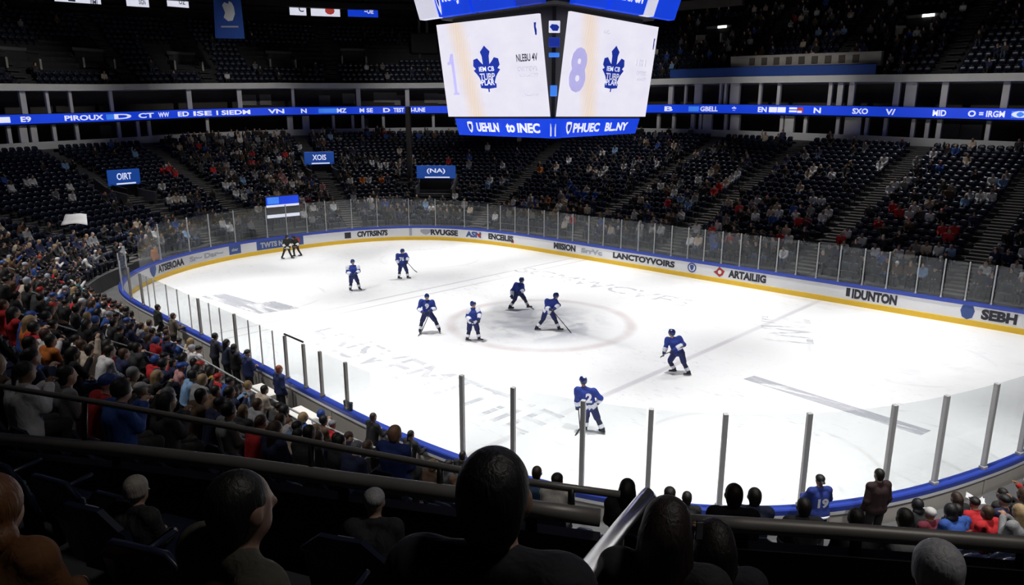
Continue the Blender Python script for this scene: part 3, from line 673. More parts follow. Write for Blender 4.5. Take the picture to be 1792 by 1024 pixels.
# ================================================================== the hanging scoreboard
A0, B0, HB = .5, -.05, 3.1      # centre of the box and half its width
sb = empty('hanging_scoreboard', (A0, B0, 8.7)); tag(sb, 'huge hanging scoreboard with two white screens and blue lit bands over centre ice', 'scoreboard')
def loc(v): return np.asarray(v, float)-np.array([A0,B0,8.7])
m = MB(); m.box(loc((A0,B0,11.4)), (HB*2-.35,HB*2-.35,4.6), bev=.1); m.box(loc((A0,B0,14.3)), (HB*2+.5,HB*2+.5,1.6), bev=.1); m.build('core', M['black'], sb)
m = MB(); m.box(loc((A0,B0,24)), (1.0,1.0,20)); m.build('hanger', M['dark_metal'], sb)
def face(o, u, n, name_side):
    """one face: o = middle of the face plane at z=0, u = to the right seen from outside, n = outward"""
    o = np.array(o, float); u = np.array(u, float); n = np.array(n, float); Z = np.array([0,0,1.])
    x0, x1 = (-3.35,2.55) if name_side == 'L' else (-2.55,3.3)
    xb0, xb1 = (-3.0,2.85) if name_side == 'L' else (-2.85,3.0)
    q = [o+u*xb0+Z*9.5+n*.02, o+u*xb1+Z*9.5+n*.02, o+u*x1+Z*13.22+n*.30, o+u*x0+Z*13.3+n*.30]
    m = MB(); m.add([loc(p) for p in q]+[loc(p-n*.12) for p in q], [[0,1,2,3],[4,7,6,5],[0,4,5,1],[1,5,6,2],[2,6,7,3],[3,7,4,0]])
    s_ = m.build('screen', M['screen'], sb); uvl = s_.data.uv_layers.new(name='UVMap')
    uvs = {0:(0,0),1:(1,0),2:(1,1),3:(0,1),4:(0,0),5:(1,0),6:(1,1),7:(0,1)}
    for l in s_.data.loops: uvl.data[l.index].uv = uvs[l.vertex_index]
    def on(a, b_, k=.02):   # point on the tilted screen, a across, b up (0..1)
        bot = q[0]+(q[1]-q[0])*a; top = q[3]+(q[2]-q[3])*a; return loc(bot+(top-bot)*b_+n*k)
    def poly(pts, ca, cb, sa, sb_, mt, nm, k=.02):
        m = MB(); pts = np.array(pts, float); m.add([on(ca+x*sa, cb+y*sb_, k) for x, y in pts], [list(range(len(pts)))]); return m.build(nm, mt, s_)
    def text(body, ca, cb, wa, hb, mt, nm='screen_lettering', k=.025, bold=.02):
        v, f = text_fit(body, wa, hb, bold); m = MB(); m.add([on(ca+x, cb+y, k) for x, y in v], f); return m.build(nm, mt, s_)
    L = name_side == 'L'
    (poly([(-1,.62),(-.6,.62),(-.1,1),(.45,1),(.45,-.9),(.85,-.9),(.85,-1),(-.45,-1),(-.45,-.9),(-.15,-.9),(-.15,.5),(-1,.45)], .12, .46, .05, .22, M['led_lilac'], 'screen_number') if L else text('8', .14, .46, .17, .44, M['led_lilac'], 'screen_number', bold=.05))
    ca = .475 if L else .52
    poly(LEAF, ca, .50, .135 if L else .125, .24, M['led_navy'], 'screen_crest')
    text('IEM CB', ca, .50, .15, .05, M['led_white'], 'crest_lettering', .03); text('TUBP', ca, .42, .15, .07, M['led_grey'], 'crest_lettering', .03); text('PLAR', ca, .36, .13, .06, M['led_white'], 'crest_lettering', .03)
    text('GAM' if L else 'GO', .36 if L else .39, .86, .07, .035, M['led_grey'])
    text('NLEBU 4V' if L else 'I III I', .865 if L else .84, .59, .19 if L else .12, .075, M['led_dark'] if L else M['led_grey'])
    text('cvrrevs', .86, .48, .18 if L else .12, .05, M['led_grey']); text('phlseC77', .87, .41, .17 if L else .11, .045, M['led_grey'])
    if L: text('rstennc', .87, .22, .15, .03, M['led_grey'])
    poly([(-.3,-1),(.3,-1),(.45,-.2),(.2,.3),(.5,1),(-.4,1),(-.5,.2)], .965, .86 if L else .81, .022 if L else .016, .06, M['led_navy'], 'screen_figure')
    # lower band
    w = 2.62
    b0, b1 = (-2.7,3.05) if L else (-3.05,2.75)
    q2 = [o+u*(b0+.08)+Z*8.72-n*.25, o+u*b1+Z*8.68-n*.1, o+u*b1+Z*9.42, o+u*b0+Z*9.42-n*.1]
    if not L: q2 = [o+u*b0+Z*8.68-n*.1, o+u*(b1-.08)+Z*8.78-n*.25, o+u*b1+Z*9.42-n*.1, o+u*b0+Z*9.42]
    m = MB(); m.add([loc(p) for p in q2]+[loc(p-n*.4) for p in q2], [[0,1,2,3],[4,7,6,5],[0,4,5,1],[1,5,6,2],[2,6,7,3],[3,7,4,0]]); lb = m.build('lower_band', M['led_blue'], sb)
    def on2(a, b_, k=.02): bt = q2[0]+(q2[1]-q2[0])*a; tp = q2[3]+(q2[2]-q2[3])*a; return loc(bt+(tp-bt)*b_+n*k)
    for body, ca_, wa in ([('UEHLN',.35,.24),('to',.59,.09),('INEC',.77,.22)] if L else [('PHUEC',.36,.30),('BL..NY',.72,.28)]):
        v, f = text_fit(body, wa, .52, .04); m = MB(); m.add([on2(ca_+x, .5+y) for x, y in v], f); m.build('band_lettering', M['led_white'], lb)
    m = MB(); m.add([on2(.16+x*.035, .5+y*.34) for x, y in SHIELD], [list(range(8))]); m.build('band_crest', M['led_white'], lb)
    m = MB(); m.add([on2(.16+x*.02, .5+y*.2, .03) for x, y in SHIELD], [list(range(8))]); m.build('band_crest_centre', M['led_navy'], lb)
    # upper ring of tilted panels
    segs = [(-4.15,-2.95,'led_grey',''),(-2.85,-.85,'led_blue','RCCJL'),(-.7,1.55,'led_blue','NEOCA'),(1.65,2.9,'led_navy','')] if L else [(-2.6,-.7,'led_blue','UUI'),(-.55,1.75,'led_blue','aNn CM'),(1.85,2.5,'led_grey',''),(2.55,4.1,'led_blue','')]
    for a, c_, mt, t in segs:
        qa = [o+u*a+Z*13.55+n*.55, o+u*c_+Z*13.55+n*.55, o+u*c_+Z*15.2+n*1.15, o+u*a+Z*15.2+n*1.15]
        m = MB(); m.add([loc(p) for p in qa]+[loc(p-n*.3) for p in qa], [[0,1,2,3],[4,7,6,5],[0,4,5,1],[1,5,6,2],[2,6,7,3],[3,7,4,0]]); pn = m.build('upper_panel', M[mt], sb)
        on3 = lambda x, y: loc(qa[0]+(qa[1]-qa[0])*x+(qa[3]-qa[0])*y+n*.03)
        if t:
            v, f = text_fit(t, .62, .40, .04); m = MB(); m.add([on3(.55+x, .42+y) for x, y in v], f); m.build('panel_lettering', M['led_white'], pn)
        if L and t == 'RCCJL':
            m = MB(); m.add([on3(.11+x*.09, .45+y*.42) for x, y in SHIELD], [list(range(8))]); m.build('panel_crest', M['led_white'], pn)
            m = MB(); m.add([on3(.11+x*.05, .45+y*.25)+np.asarray(n)*.01 for x, y in SHIELD], [list(range(8))]); m.build('panel_crest_centre', M['led_navy'], pn)
face((A0, B0-HB, 0), (1,0,0), (0,-1,0), 'L')
face((A0+HB, B0, 0), (0,1,0), (1,0,0), 'R')
# the two hidden faces carry plain screens
for o_, u_, n_ in (((A0,B0+HB),(1,0),(0,1)), ((A0-HB,B0),(0,1),(-1,0))):
    m = MB(); ax = 0 if u_[0] else 1; sz = [5.6,.1,3.6] if ax == 0 else [.1,5.6,3.6]
    m.box(loc((o_[0],o_[1],11.4)), sz); m.build('screen', M['led_grey'], sb)
# corner column with small pictures
cn = np.array([1,-1,0])/math.sqrt(2); cu = np.array([1,1,0])/math.sqrt(2); cc = np.array([A0+HB,B0-HB,0])
for z, w, h, mt in [(12.75,.42,.42,'led_white'),(12.2,.42,.35,'led_navy'),(11.75,.40,.16,'led_cyan'),(10.45,.26,.40,'led_cyan'),(9.05,.22,.6,'led_grey'),(14.6,.6,1.0,'led_cyan')]:
    m = MB(); m.box(loc(cc-cn*(.16 if z < 13.5 else -.6)+np.array([0,0,z])), (w,.06,h), Rz(PI/4), bev=.02); m.build('corner_screen', M[mt], sb)
m = MB(); m.add([loc(cc-cn*.12+cu*x*.2+np.array([0,0,12.78+y*.2])) for x, y in [(-.9,-.2),(-.3,-.9),(.6,-.9),(.9,-.2),(.5,.2),(-.5,.3)]], [[0,1,2,3,4,5]]); m.build('corner_mark', M['led_navy'], sb)
# ================================================================== figures: one smooth surface grown from a skeleton
def surf(prims, res, k=.03, zone=None):
    """prims: ('c', a, b, ra, rb, label) tapered limb or ('e', centre, radii, label[, R]) ellipsoid -> verts, quads, labels"""
    lo = np.full(3, 1e9); hi = -lo
    for p in prims:
        if p[0] == 'c':
            for q, r in ((p[1], p[3]), (p[2], p[4])): lo = np.minimum(lo, np.array(q)-r); hi = np.maximum(hi, np.array(q)+r)
        else: lo = np.minimum(lo, np.array(p[1])-max(p[2])); hi = np.maximum(hi, np.array(p[1])+max(p[2]))
    lo -= 2.5*res; hi += 2.5*res; n = np.ceil((hi-lo)/res).astype(int)+1
    ax = [lo[i]+res*np.arange(n[i]) for i in range(3)]
    G = np.stack(np.meshgrid(*ax, indexing='ij'), -1).astype(np.float32)
    def dist(P, p):
        if p[0] == 'c':
            a = np.array(p[1], np.float32); b = np.array(p[2], np.float32); ab = b-a; L = float(ab@ab)+1e-9
            t = np.clip(((P-a)@ab)/L, 0, 1); return np.linalg.norm(P-a-t[..., None]*ab, axis=-1)-(p[3]+(p[4]-p[3])*t)
        q = P-np.array(p[1], np.float32)
        if len(p) > 4 and p[4] is not None: q = q@np.asarray(p[4], np.float32)
        r = np.array(p[2], np.float32); k0 = np.linalg.norm(q/r, axis=-1); k1 = np.linalg.norm(q/(r*r), axis=-1)+1e-6
        return k0*(k0-1)/k1
    F = None
    for p in prims:
        d = dist(G, p)
        if F is None: F = d
        else:
            h = np.clip(.5+.5*(F-d)/k, 0, 1); F = F*(1-h)+d*h-k*h*(1-h)
    S = F < 0
    nx, ny, nz = S.shape
    cnt = np.zeros((nx-1, ny-1, nz-1), np.int32); pos = np.zeros((nx-1, ny-1, nz-1, 3), np.float32); ne = np.zeros((nx-1, ny-1, nz-1), np.float32)
    sl = lambda o: tuple(slice(o[i], o[i]+S.shape[i]-1) for i in range(3))
    corners = [(i, j, l) for i in (0,1) for j in (0,1) for l in (0,1)]
    for a in corners:
        for ax_ in range(3):
            if a[ax_] == 0:
                b = list(a); b[ax_] = 1
                fa, fb = F[sl(a)], F[sl(b)]; cr = (fa < 0) != (fb < 0)
                t = np.where(cr, fa/(fa-fb+1e-12), 0)
                pp = np.zeros(pos.shape, np.float32)+np.array(a, np.float32); pp[..., ax_] = t
                pos += np.where(cr[..., None], pp, 0); ne += cr
    act = ne > 0; idx = -np.ones(act.shape, np.int64); idx[act] = np.arange(act.sum())
    I = np.argwhere(act); V = lo+res*(I+pos[act]/ne[act][:, None])
    Q = []
    for ax_ in range(3):
        o = [0,0,0]; o[ax_] = 1
        A = S[:-1] if ax_ == 0 else (S[:, :-1] if ax_ == 1 else S[:, :, :-1]); B = S[1:] if ax_ == 0 else (S[:, 1:] if ax_ == 1 else S[:, :, 1:])
        E = np.argwhere(A != B); u, v = [(1,2),(2,0),(0,1)][ax_]
        E = E[(E[:, u] > 0) & (E[:, v] > 0)]
        inside = A[tuple(E.T)]
        def cell(du, dv): c_ = E.copy(); c_[:, u] -= du; c_[:, v] -= dv; return idx[tuple(c_.T)]
        q = np.stack([cell(1,1), cell(0,1), cell(0,0), cell(1,0)], 1); q[~inside] = q[~inside][:, ::-1]; Q.append(q)
    Q = np.vstack(Q); Q = Q[(Q >= 0).all(1)]
    C = V[Q].mean(1).astype(np.float32); D = np.stack([dist(C, p) for p in prims], 1); lab = [p[5] if p[0] == 'c' else p[3] for p in prims]
    return V, Q, [lab[i] for i in D.argmin(1)]
def figure_mesh(name, prims, res, zones, k=.03, extra=None):
    """zones: {label: material key} in slot order"""
    V, Q, lab = surf(prims, res, k); mats = list(dict.fromkeys(zones.values())); m = MB()
    m.v.append(V); m.n = len(V); m.f = Q.tolist(); m.m = [mats.index(zones[l]) for l in lab]
    if extra: extra(m, mats)
    return m.data(name, [M[x] for x in mats], True)
V3 = lambda *a: np.array(a, float)
def pose_seated(lean=0., arms='lap', turn=0., hl=0.):
    J = dict(pel=V3(0,.01,.61), che=V3(0,-.04+lean,.95), nec=V3(0,-.01+lean*1.3,1.135), hea=V3(hl,.03+lean*1.5,1.262))
    for s, c in ((-1,'l'),(1,'r')):
        J['sh'+c] = V3(s*.18,-.03+lean*1.2,1.075); J['el'+c] = V3(s*.208,.04+lean,.82); J['wr'+c] = V3(s*.10,.24+lean*.6,.74)
        J['hi'+c] = V3(s*.09,.05,.585); J['kn'+c] = V3(s*.12,.36,.57); J['an'+c] = V3(s*.12,.30,.10); J['to'+c] = V3(s*.13,.42,.045)
    if arms == 'clap':
        for s, c in ((-1,'l'),(1,'r')): J['el'+c] = V3(s*.205,.12,.86); J['wr'+c] = V3(s*.05,.29,1.04)
    if arms == 'up': J['elr'] = V3(.26,.04,1.24); J['wrr'] = V3(.22,.10,1.50)
    if arms == 'phone':
        J['elr'] = V3(.205,.14,.90); J['wrr'] = V3(.08,.30,1.10)
    return J
def pose_standing(arms='down', step=0., lean=0.):
    J = dict(pel=V3(0,0,.95), che=V3(0,lean,1.30), nec=V3(0,lean+.01,1.50), hea=V3(0,lean+.04,1.645))
    for s, c in ((-1,'l'),(1,'r')):
        J['sh'+c] = V3(s*.19,lean,1.43); J['el'+c] = V3(s*.25,lean-.02,1.13); J['wr'+c] = V3(s*.24,lean+.08,.89)
        J['hi'+c] = V3(s*.10,0,.92); J['kn'+c] = V3(s*.11,.03+s*step,.50); J['an'+c] = V3(s*.12,-.02+s*step,.09); J['to'+c] = V3(s*.14,.13+s*step,.045)
    if arms == 'rail':
        for s, c in ((-1,'l'),(1,'r')): J['el'+c] = V3(s*.30,lean+.10,1.17); J['wr'+c] = V3(s*.18,lean+.34,1.14)
    if arms == 'fold':
        for s, c in ((-1,'l'),(1,'r')): J['el'+c] = V3(s*.25,lean+.10,1.15); J['wr'+c] = V3(-s*.08,lean+.22,1.20)
    return J
def head_prims(h, fwd=(0,1,0), hair='short', face=True):
    f = np.array(fwd, float); f /= np.linalg.norm(f); s = np.cross(f, (0,0,1.)); s /= np.linalg.norm(s); u = np.cross(s, f); R = np.stack([s, f, u], 1)
    L = lambda x, y, z: h + s*x+f*y+u*z
    P = [('e', L(0,0,.02), (.078,.098,.112), 'skin', R), ('e', L(0,.035,-.06), (.055,.06,.06), 'skin', R)]
    if face: P += [('c', L(0,.094,.015), L(0,.114,-.018), .010, .014, 'skin'), ('e', L(-.08,0,0), (.014,.02,.032), 'skin', R), ('e', L(.08,0,0), (.014,.02,.032), 'skin', R)]
    Hh = []
    if hair == 'short': Hh = [('e', L(0,-.018,.045), (.089,.103,.098), 'hair', R), ('e', L(0,-.052,-.015), (.080,.06,.098), 'hair', R)]
    if hair == 'long': Hh = [('e', L(0,-.02,.042), (.094,.108,.102), 'hair', R), ('c', L(0,-.07,0), L(0,-.10,-.24), .095, .075, 'hair'), ('c', L(-.06,-.05,-.02), L(-.09,-.07,-.22), .045, .04, 'hair'), ('c', L(.06,-.05,-.02), L(.09,-.07,-.22), .045, .04, 'hair')]
    if hair == 'cap': Hh = [('e', L(0,-.008,.055), (.094,.110,.082), 'hair', R), ('c', L(-.035,.11,.05), L(.035,.11,.05), .014, .014, 'hair'), ('c', L(-.03,.15,.043), L(.03,.15,.043), .012, .012, 'hair')]
    if hair == 'capback': Hh = [('e', L(0,-.008,.055), (.094,.110,.085), 'hair', R), ('c', L(-.03,-.12,.02), L(.03,-.12,.02), .016, .016, 'hair'), ('c', L(-.03,-.155,.005), L(.03,-.155,.005), .012, .012, 'hair')]
    if hair == 'beanie': Hh = [('e', L(0,-.015,.055), (.099,.113,.108), 'hair', R), ('e', L(0,-.02,-.002), (.094,.104,.05), 'hair', R)]
    if hair == 'hood': Hh = [('e', L(0,-.03,.03), (.108,.115,.125), 'hair', R), ('e', L(0,-.07,-.10), (.12,.085,.085), 'hair', R)]
    if hair == 'pony': Hh = [('e', L(0,-.018,.045), (.089,.103,.098), 'hair', R), ('c', L(0,-.11,.05), L(0,-.15,-.14), .032, .018, 'hair')]
    return P, Hh
def torso(J, g=0., lab='jacket', arms=True, skinny=1.):
    P = []
    pl, ch, nk = J['pel'], J['che'], J['nec']; sx = (J['shr']-J['shl']); w = sx/np.linalg.norm(sx)
    for s in (-1,1):
        P.append(('c', pl+w*s*.055, ch+w*s*.075, (.115+g)*skinny, (.115+g)*skinny, lab))
        P.append(('c', ch+w*s*.06, J['shr' if s > 0 else 'shl'], .10+g, .062+g, lab))
    P.append(('c', ch, nk-V3(0,0,.04), .09+g*.5, .06+g*.5, lab))
    for s in 'lr': P.append(('c', nk-V3(0,0,.03), J['sh'+s]*.75+nk*.25, .05+g*.4, .055+g*.6, lab))
    if arms:
        for c in 'lr':
            P.append(('c', J['sh'+c], J['el'+c], .058+g, .046+g, lab)); P.append(('c', J['el'+c], J['wr'+c], .046+g, .034+g, lab))
    return P
def legs(J, g=0., lab='trousers', hips=True):
    P = []
    for c in 'lr':
        P.append(('c', J['hi'+c], J['kn'+c], .085+g, .058+g, lab)); P.append(('c', J['kn'+c], J['an'+c], .056+g, .038+g, lab))
    if hips: P.append(('c', J['hil'], J['hir'], .11+g, .11+g, lab))
    return P
def feet(J, lab='shoe', r=.042): return [('c', J['an'+c]-V3(0,0,.03), J['to'+c], r, r*.85, lab) for c in 'lr']
def hands(J, lab='skin'):
    P = []
    for c in 'lr':
        d = J['wr'+c]-J['el'+c]; d /= np.linalg.norm(d); P.append(('c', J['wr'+c], J['wr'+c]+d*.09, .032, .034, lab))
    return P
def finger_tubes(J):
    def add(m, mats):
        for c in 'lr':
            d = J['wr'+c]-J['el'+c]; d /= np.linalg.norm(d); s = np.cross(d, (0,0,1.)); s /= np.linalg.norm(s)+1e-9; n = np.cross(s, d); b = J['wr'+c]+d*.08
            sg = 1 if c == 'l' else -1
            for i, L in enumerate((.072,.082,.076,.06)):
                o = b+s*sg*(.024-.016*i); m.tube([o, o+d*L*.5-n*.006, o+d*L*.8-n*.028, o+d*L*.9-n*.05], [.0095,.009,.0085,.006], 6)
            o = J['wr'+c]+d*.03+s*sg*.03; m.tube([o, o+d*.035+s*sg*.025-n*.01, o+d*.07+s*sg*.022-n*.03], [.012,.0105,.007], 6)
    return add
def neck(J): return [('c', J['nec']-V3(0,0,.05), J['hea']-V3(0,0,.05), .060, .056, 'skin')]

POSES = {'sit': pose_seated(), 'lean': pose_seated(.13), 'clap': pose_seated(.04,'clap'), 'up': pose_seated(0,'up'), 'phone': pose_seated(.03,'phone'),
         'stand': pose_standing(), 'rail': pose_standing('rail',0,.06), 'fold': pose_standing('fold')}
SZ = {'skin':'skin','jacket':'cloth','trousers':'trousers','shoe':'shoe'}
SMALL = {}
def small_mesh(pose, hair, hm):
    k = (pose, hair, hm)
    if k not in SMALL:
        J = POSES[pose]; hp, hh = head_prims(J['hea'], hair=hair, face=False)
        SMALL[k] = figure_mesh('small_figure', torso(J,.022)+legs(J,.012)+feet(J)+hands(J)+neck(J)+hp+hh, .034, {**SZ,'hair':hm})
    return SMALL[k]
DETAIL = {}
def detail_person(pose, hair, q=1.):
    """prototype person: continuous body, and the clothes and hair it wears as parts"""
    k = (pose, hair, q)
    if k not in DETAIL:
        J = POSES[pose]; hp, hh = head_prims(J['hea'], hair=hair)
        body = figure_mesh('body', torso(J,0,'skin')+legs(J,0,'skin')+feet(J,'skin')+hands(J)+neck(J)+hp, .02*q, {'skin':'skin_t'}, extra=finger_tubes(J))
        jacket = figure_mesh('jacket', torso(J,.022)+[('c', J['pel']-V3(.09,0,.02), J['pel']+V3(.09,0,-.02), .14, .14, 'jacket')], .022*q, {'jacket':'cloth'})
        tr = figure_mesh('trousers', legs(J,.014), .022*q, {'trousers':'cloth'})
        sh = figure_mesh('shoe', feet(J), .018*q, {'shoe':'shoe'})
        ha = figure_mesh('hair', hh, .016*q, {'hair':'hair_t'})
        DETAIL[k] = (body, jacket, tr, sh, ha)
    return DETAIL[k]
FRONT = []
PART_OF_HEAD = {'short':'hair','long':'hair','pony':'hair','cap':'cap','capback':'cap','beanie':'beanie','hood':'hood'}
def person(pose, hair, loc, rz, jc, tc, hc, sk, label, group=None, scale=1., q=1.):
    body, jacket, tr, sh, ha = detail_person(pose, hair, q)
    o = bpy.data.objects.new('person', body); COL.objects.link(o); o.location = loc; o.rotation_euler = (0,0,rz); o.scale = (scale,)*3; o.color = (*sk,1)
    for nm, me, c in (('jacket',jacket,jc),('trousers',tr,tc),('shoes',sh,(0.02,)*3),(PART_OF_HEAD[hair],ha,hc)):
        k = bpy.data.objects.new(nm if nm != 'shoes' else 'footwear', me); COL.objects.link(k); k.parent = o; k.color = (*c,1)
    tag(o, label, 'person', group); return o

# ================================================================== the players
def player(name, feet_px, H, J2, number=None, white=0, helmet_white=False, face=(0,1,0), stick=None, ref=False, label='', group=None, cat='person', lowwhite=False, sc=1.08):
    """J2: joints as (right, up, away) metres in the vertical plane that faces the camera, from the point on the ice between the skates"""
    O = on_z(*feet_px, 0); fw = O-CAM; fw[2] = 0; fw /= np.linalg.norm(fw); rt = np.cross(fw, (0,0,1.)); 
    def W(a): a = tuple(a)+(0,)*(3-len(a)); return rt*a[0]*sc+np.array([0,0,a[1]*sc])+fw*a[2]
    J = {k: W(v) for k, v in J2.items()}
    fd = W((face[0], face[2] if len(face) > 2 else 0, face[1])); fd[2] *= .5; fd /= np.linalg.norm(fd)
    J['to'+'l'] = J['anl']+np.array([fd[0],fd[1],0])*.17-V3(0,0,.05); J['tor'] = J['anr']+np.array([fd[0],fd[1],0])*.17-V3(0,0,.05)
    hp, hh = head_prims(J['hea'], fd)
    black = ref
    o = bpy.data.objects.new('hockey_player' if not ref else 'referee', figure_mesh('body', torso(J,0,'skin')+legs(J,0,'skin')+hands(J)+neck(J)+hp, .022, {'skin':'skin'})); COL.objects.link(o); o.location = O
    tag(o, label, cat, group)
    def add(nm, me, lab=None, par=None):
        k = bpy.data.objects.new(nm, me); COL.objects.link(k); k.parent = par or o
        if lab: k['label'] = lab
        return k
    # jersey: loose over the pads, pale bands at waist and sleeves
    T = torso(J,.036,'j')
    T += [('c', J['pel']+(J['che']-J['pel'])*.05-rt*.08, J['pel']+(J['che']-J['pel'])*.05+rt*.08, .156, .156, 'w' if lowwhite else 'n')]
    for c in 'lr':
        a, b = J['el'+c], J['wr'+c]; T.append(('c', a+(b-a)*.25, a+(b-a)*.55, .098, .094, 'w' if white else 'j'))
        T.append(('c', J['sh'+c]+V3(0,0,.02), J['sh'+c]+(J['el'+c]-J['sh'+c])*.25, .116, .112, 'w' if white > 1 else 'j'))
    z = {'j':'jersey_blue' if not ref else 'ref_black','n':'jersey_navy' if not ref else 'ref_black','w':'jersey_white' if not ref else 'ref_stripe'}
    jr = add('jersey', figure_mesh('jersey', T, .024, z))
    add('pants', figure_mesh('pants', [('c', J['hi'+c], J['hi'+c]+(J['kn'+c]-J['hi'+c])*.85, .125 if not ref else .10, .11 if not ref else .075, 'p') for c in 'lr']+[('c', J['hil'], J['hir'], .13, .13, 'p')], .024, {'p':'pants_blue' if not ref else 'ref_black'}))
    for c in 'lr':
        a, b = J['kn'+c], J['an'+c]; sk = [('c', a+(b-a)*.02, a+(b-a)*.5, .083, .082, 's'), ('c', a+(b-a)*.5, a+(b-a)*.68, .085, .08, 'w'), ('c', a+(b-a)*.68, b, .078, .062, 's')]
        if ref: sk = [('c', a, b, .07, .055, 's')]
        add('sock', figure_mesh('sock', sk, .022, {'s':'sock_dark' if not ref else 'ref_black','w':'jersey_white'}))
        an, to = J['an'+c], J['to'+c]; dv = to-an; dv[2] = 0; dv /= np.linalg.norm(dv)
        boot = add('skate', figure_mesh('skate', [('c', an+V3(0,0,.05), an-V3(0,0,.02), .058, .056, 'b'), ('c', an-V3(0,0,.035)-dv*.04, an-V3(0,0,.045)+dv*.18, .045, .038, 'b')], .02, {'b':'skate'}))
        mb = MB(); base = an-V3(0,0,.075); side = np.cross(dv, (0,0,1.)); mb.prism([(-.11,.01),(-.09,-.035),(.19,-.035),(.235,.0),(.22,.02),(-.1,.02)], base-side*.004, dv, (0,0,1), side*.008); add('blade', mb.data('blade', M['steel']), 'bright steel blade', boot)
        d = J['wr'+c]-J['el'+c]; d /= np.linalg.norm(d); th = np.cross(d, (0,0,1.)); th /= np.linalg.norm(th)+1e-9
        if not ref:
            fp = [('c', J['wr'+c]-d*.10, J['wr'+c]+d*.05, .066, .062, 'g')]+[('c', J['wr'+c]+d*.05+th*x, J['wr'+c]+d*L+th*x-V3(0,0,.03), .022, .02, 'g') for x, L in ((-.045,.12),(-.015,.14),(.015,.135),(.045,.115))]+[('c', J['wr'+c]+th*.05, J['wr'+c]+d*.07+th*.09, .026, .022, 'g')]
            add('glove', figure_mesh('glove', fp, .02, {'g':'glove'}, k=.012))
    h = J['hea']; s_ = np.cross(fd, (0,0,1.)); s_ /= np.linalg.norm(s_); u_ = np.cross(s_, fd); R = np.stack([s_, fd, u_], 1)
    hl = add('helmet', figure_mesh('helmet', [('e', h+u_*.045-fd*.012, (.112,.135,.112), 'h', R), ('e', h-fd*.06-u_*.01, (.10,.075,.09), 'h', R), ('c', h+u_*.11-fd*.06, h+u_*.12+fd*.05, .05, .05, 't')], .02, {'h':'helmet' if not ref else 'ref_black','t':'jersey_white' if helmet_white else ('helmet' if not ref else 'ref_black')}))
    add('visor', figure_mesh('visor', [('e', h+fd*.085+u_*.02, (.085,.045,.05), 'v', R)], .02, {'v':'visor'}), par=hl)
    if number:
        nx, ny, nw, nh = number[1]; c = W((nx, ny, 0))-fw*.34 if len(number) < 3 else W((nx, ny, number[2]))
        mb = MB(); flat_text(mb, number[0], c, rt, V3(0,0,1)+fw*.25, nw, nh, bold=.05)
        # press the digits onto the cloth
        bv = jr.data.vertices; P = np.array([v.co[:] for v in bv]); 
        for vv in mb.v:
            for q in vv:
                e = P-q; lat = np.abs(e@rt)+np.abs(e[:, 2]); j = lat < .07
                if j.any(): q += fw*((P[j]@fw).min()-(q@fw)-.012)
        add('number', mb.data('number', M['jersey_white']), 'white number', jr)
    if stick:
        mb = MB(); a, b = W(stick[0]), W(stick[1]); mb.tube([a, b], .018, 6); t = W(stick[2])
        e = (t-b); e /= np.linalg.norm(e); mb.tube([b, b+(t-b)*.5+V3(0,0,-.005), t], [.02,.028,.02], 6); add('hockey_stick', mb.data('hockey_stick', M['stick']))
    return o
def JJ(hea, nec, shl, shr, ell, elr, wrl, wrr, pel, hil, hir, knl, knr, anl, anr):
    n = np.array(nec, float); p = np.array(pel, float); n3 = np.r_[n, [0]*(3-len(n))]; p3 = np.r_[p, [0]*(3-len(p))]; che = p3+(n3-p3)*.62
    return dict(hea=hea, nec=nec, shl=shl, shr=shr, ell=ell, elr=elr, wrl=wrl, wrr=wrr, pel=pel, che=tuple(che), hil=hil, hir=hir, knl=knl, knr=knr, anl=anl, anr=anr)
player('near', (1027,757), 1.7, JJ((-.15,1.53,.10),(-.11,1.36,.06),(-.29,1.26),(.16,1.24),(-.30,.98,-.02),(.36,1.06,.02),(-.29,.76,.10),(.30,.88,.18),(.06,.82),(-.04,.80),(.16,.78),(-.02,.45,.06),(.30,.42),(-.05,.12,.05),(.46,.11,-.05)),
       number=('2',(.03,1.10,.20,.30)), white=1, helmet_white=True, face=(-.6,.8), stick=((-.27,.82,.15),(-.20,.10,.05),(-.36,-.04,-.35)), lowwhite=True, label='hockey player nearest the camera, number two on his back, behind the near end glass')
player('right', (1186,656), 1.6, JJ((-.29,1.50),(-.22,1.34),(-.41,1.24),(-.02,1.30,.05),(-.46,1.0,-.1),(.15,1.14,-.08),(-.50,.84,-.12),(-.20,.95,-.25),(-.03,.82),(-.14,.80),(.08,.80),(-.30,.49,-.05),(.19,.44),(-.12,.15,.1),(.38,.10)),
       white=1, face=(-.9,-.1), stick=((.22,1.16,-.22),(-.48,.80,-.25),(-.62,.70,-.35)), label='hockey player in blue skating alone on the right, stick held across his body')
player('centre left', (829,597), 1.6, JJ((0,1.53),(-.01,1.38),(-.18,1.28),(.16,1.30),(-.24,1.02,-.05),(.26,1.16,-.10),(-.10,.92,-.2),(.22,.98,-.22),(-.04,.82),(-.14,.78),(.08,.78),(-.18,.44),(.16,.44),(-.26,.11),(.22,.12)),
       white=2, helmet_white=True, face=(.75,-.5), lowwhite=True, label='player in navy and white standing upright on the left of the centre circle')
player('left of circle', (751,583), 1.6, JJ((-.05,1.55),(-.05,1.42),(-.28,1.36),(.16,1.32),(-.40,1.07,-.05),(.27,1.06,-.05),(-.24,.97,-.22),(.08,1.04,-.24),(-.05,.87),(-.15,.84),(.06,.84),(-.29,.50),(.27,.53),(-.38,.11),(.43,.14)),
       number=('9',(-.06,1.20,.18,.24)), white=1, face=(.1,-1), stick=((.10,1.05,-.28),(-.30,.15,-.2),(-.48,-.03,-.45)), label='wide-legged player in blue facing the camera left of the centre circle')
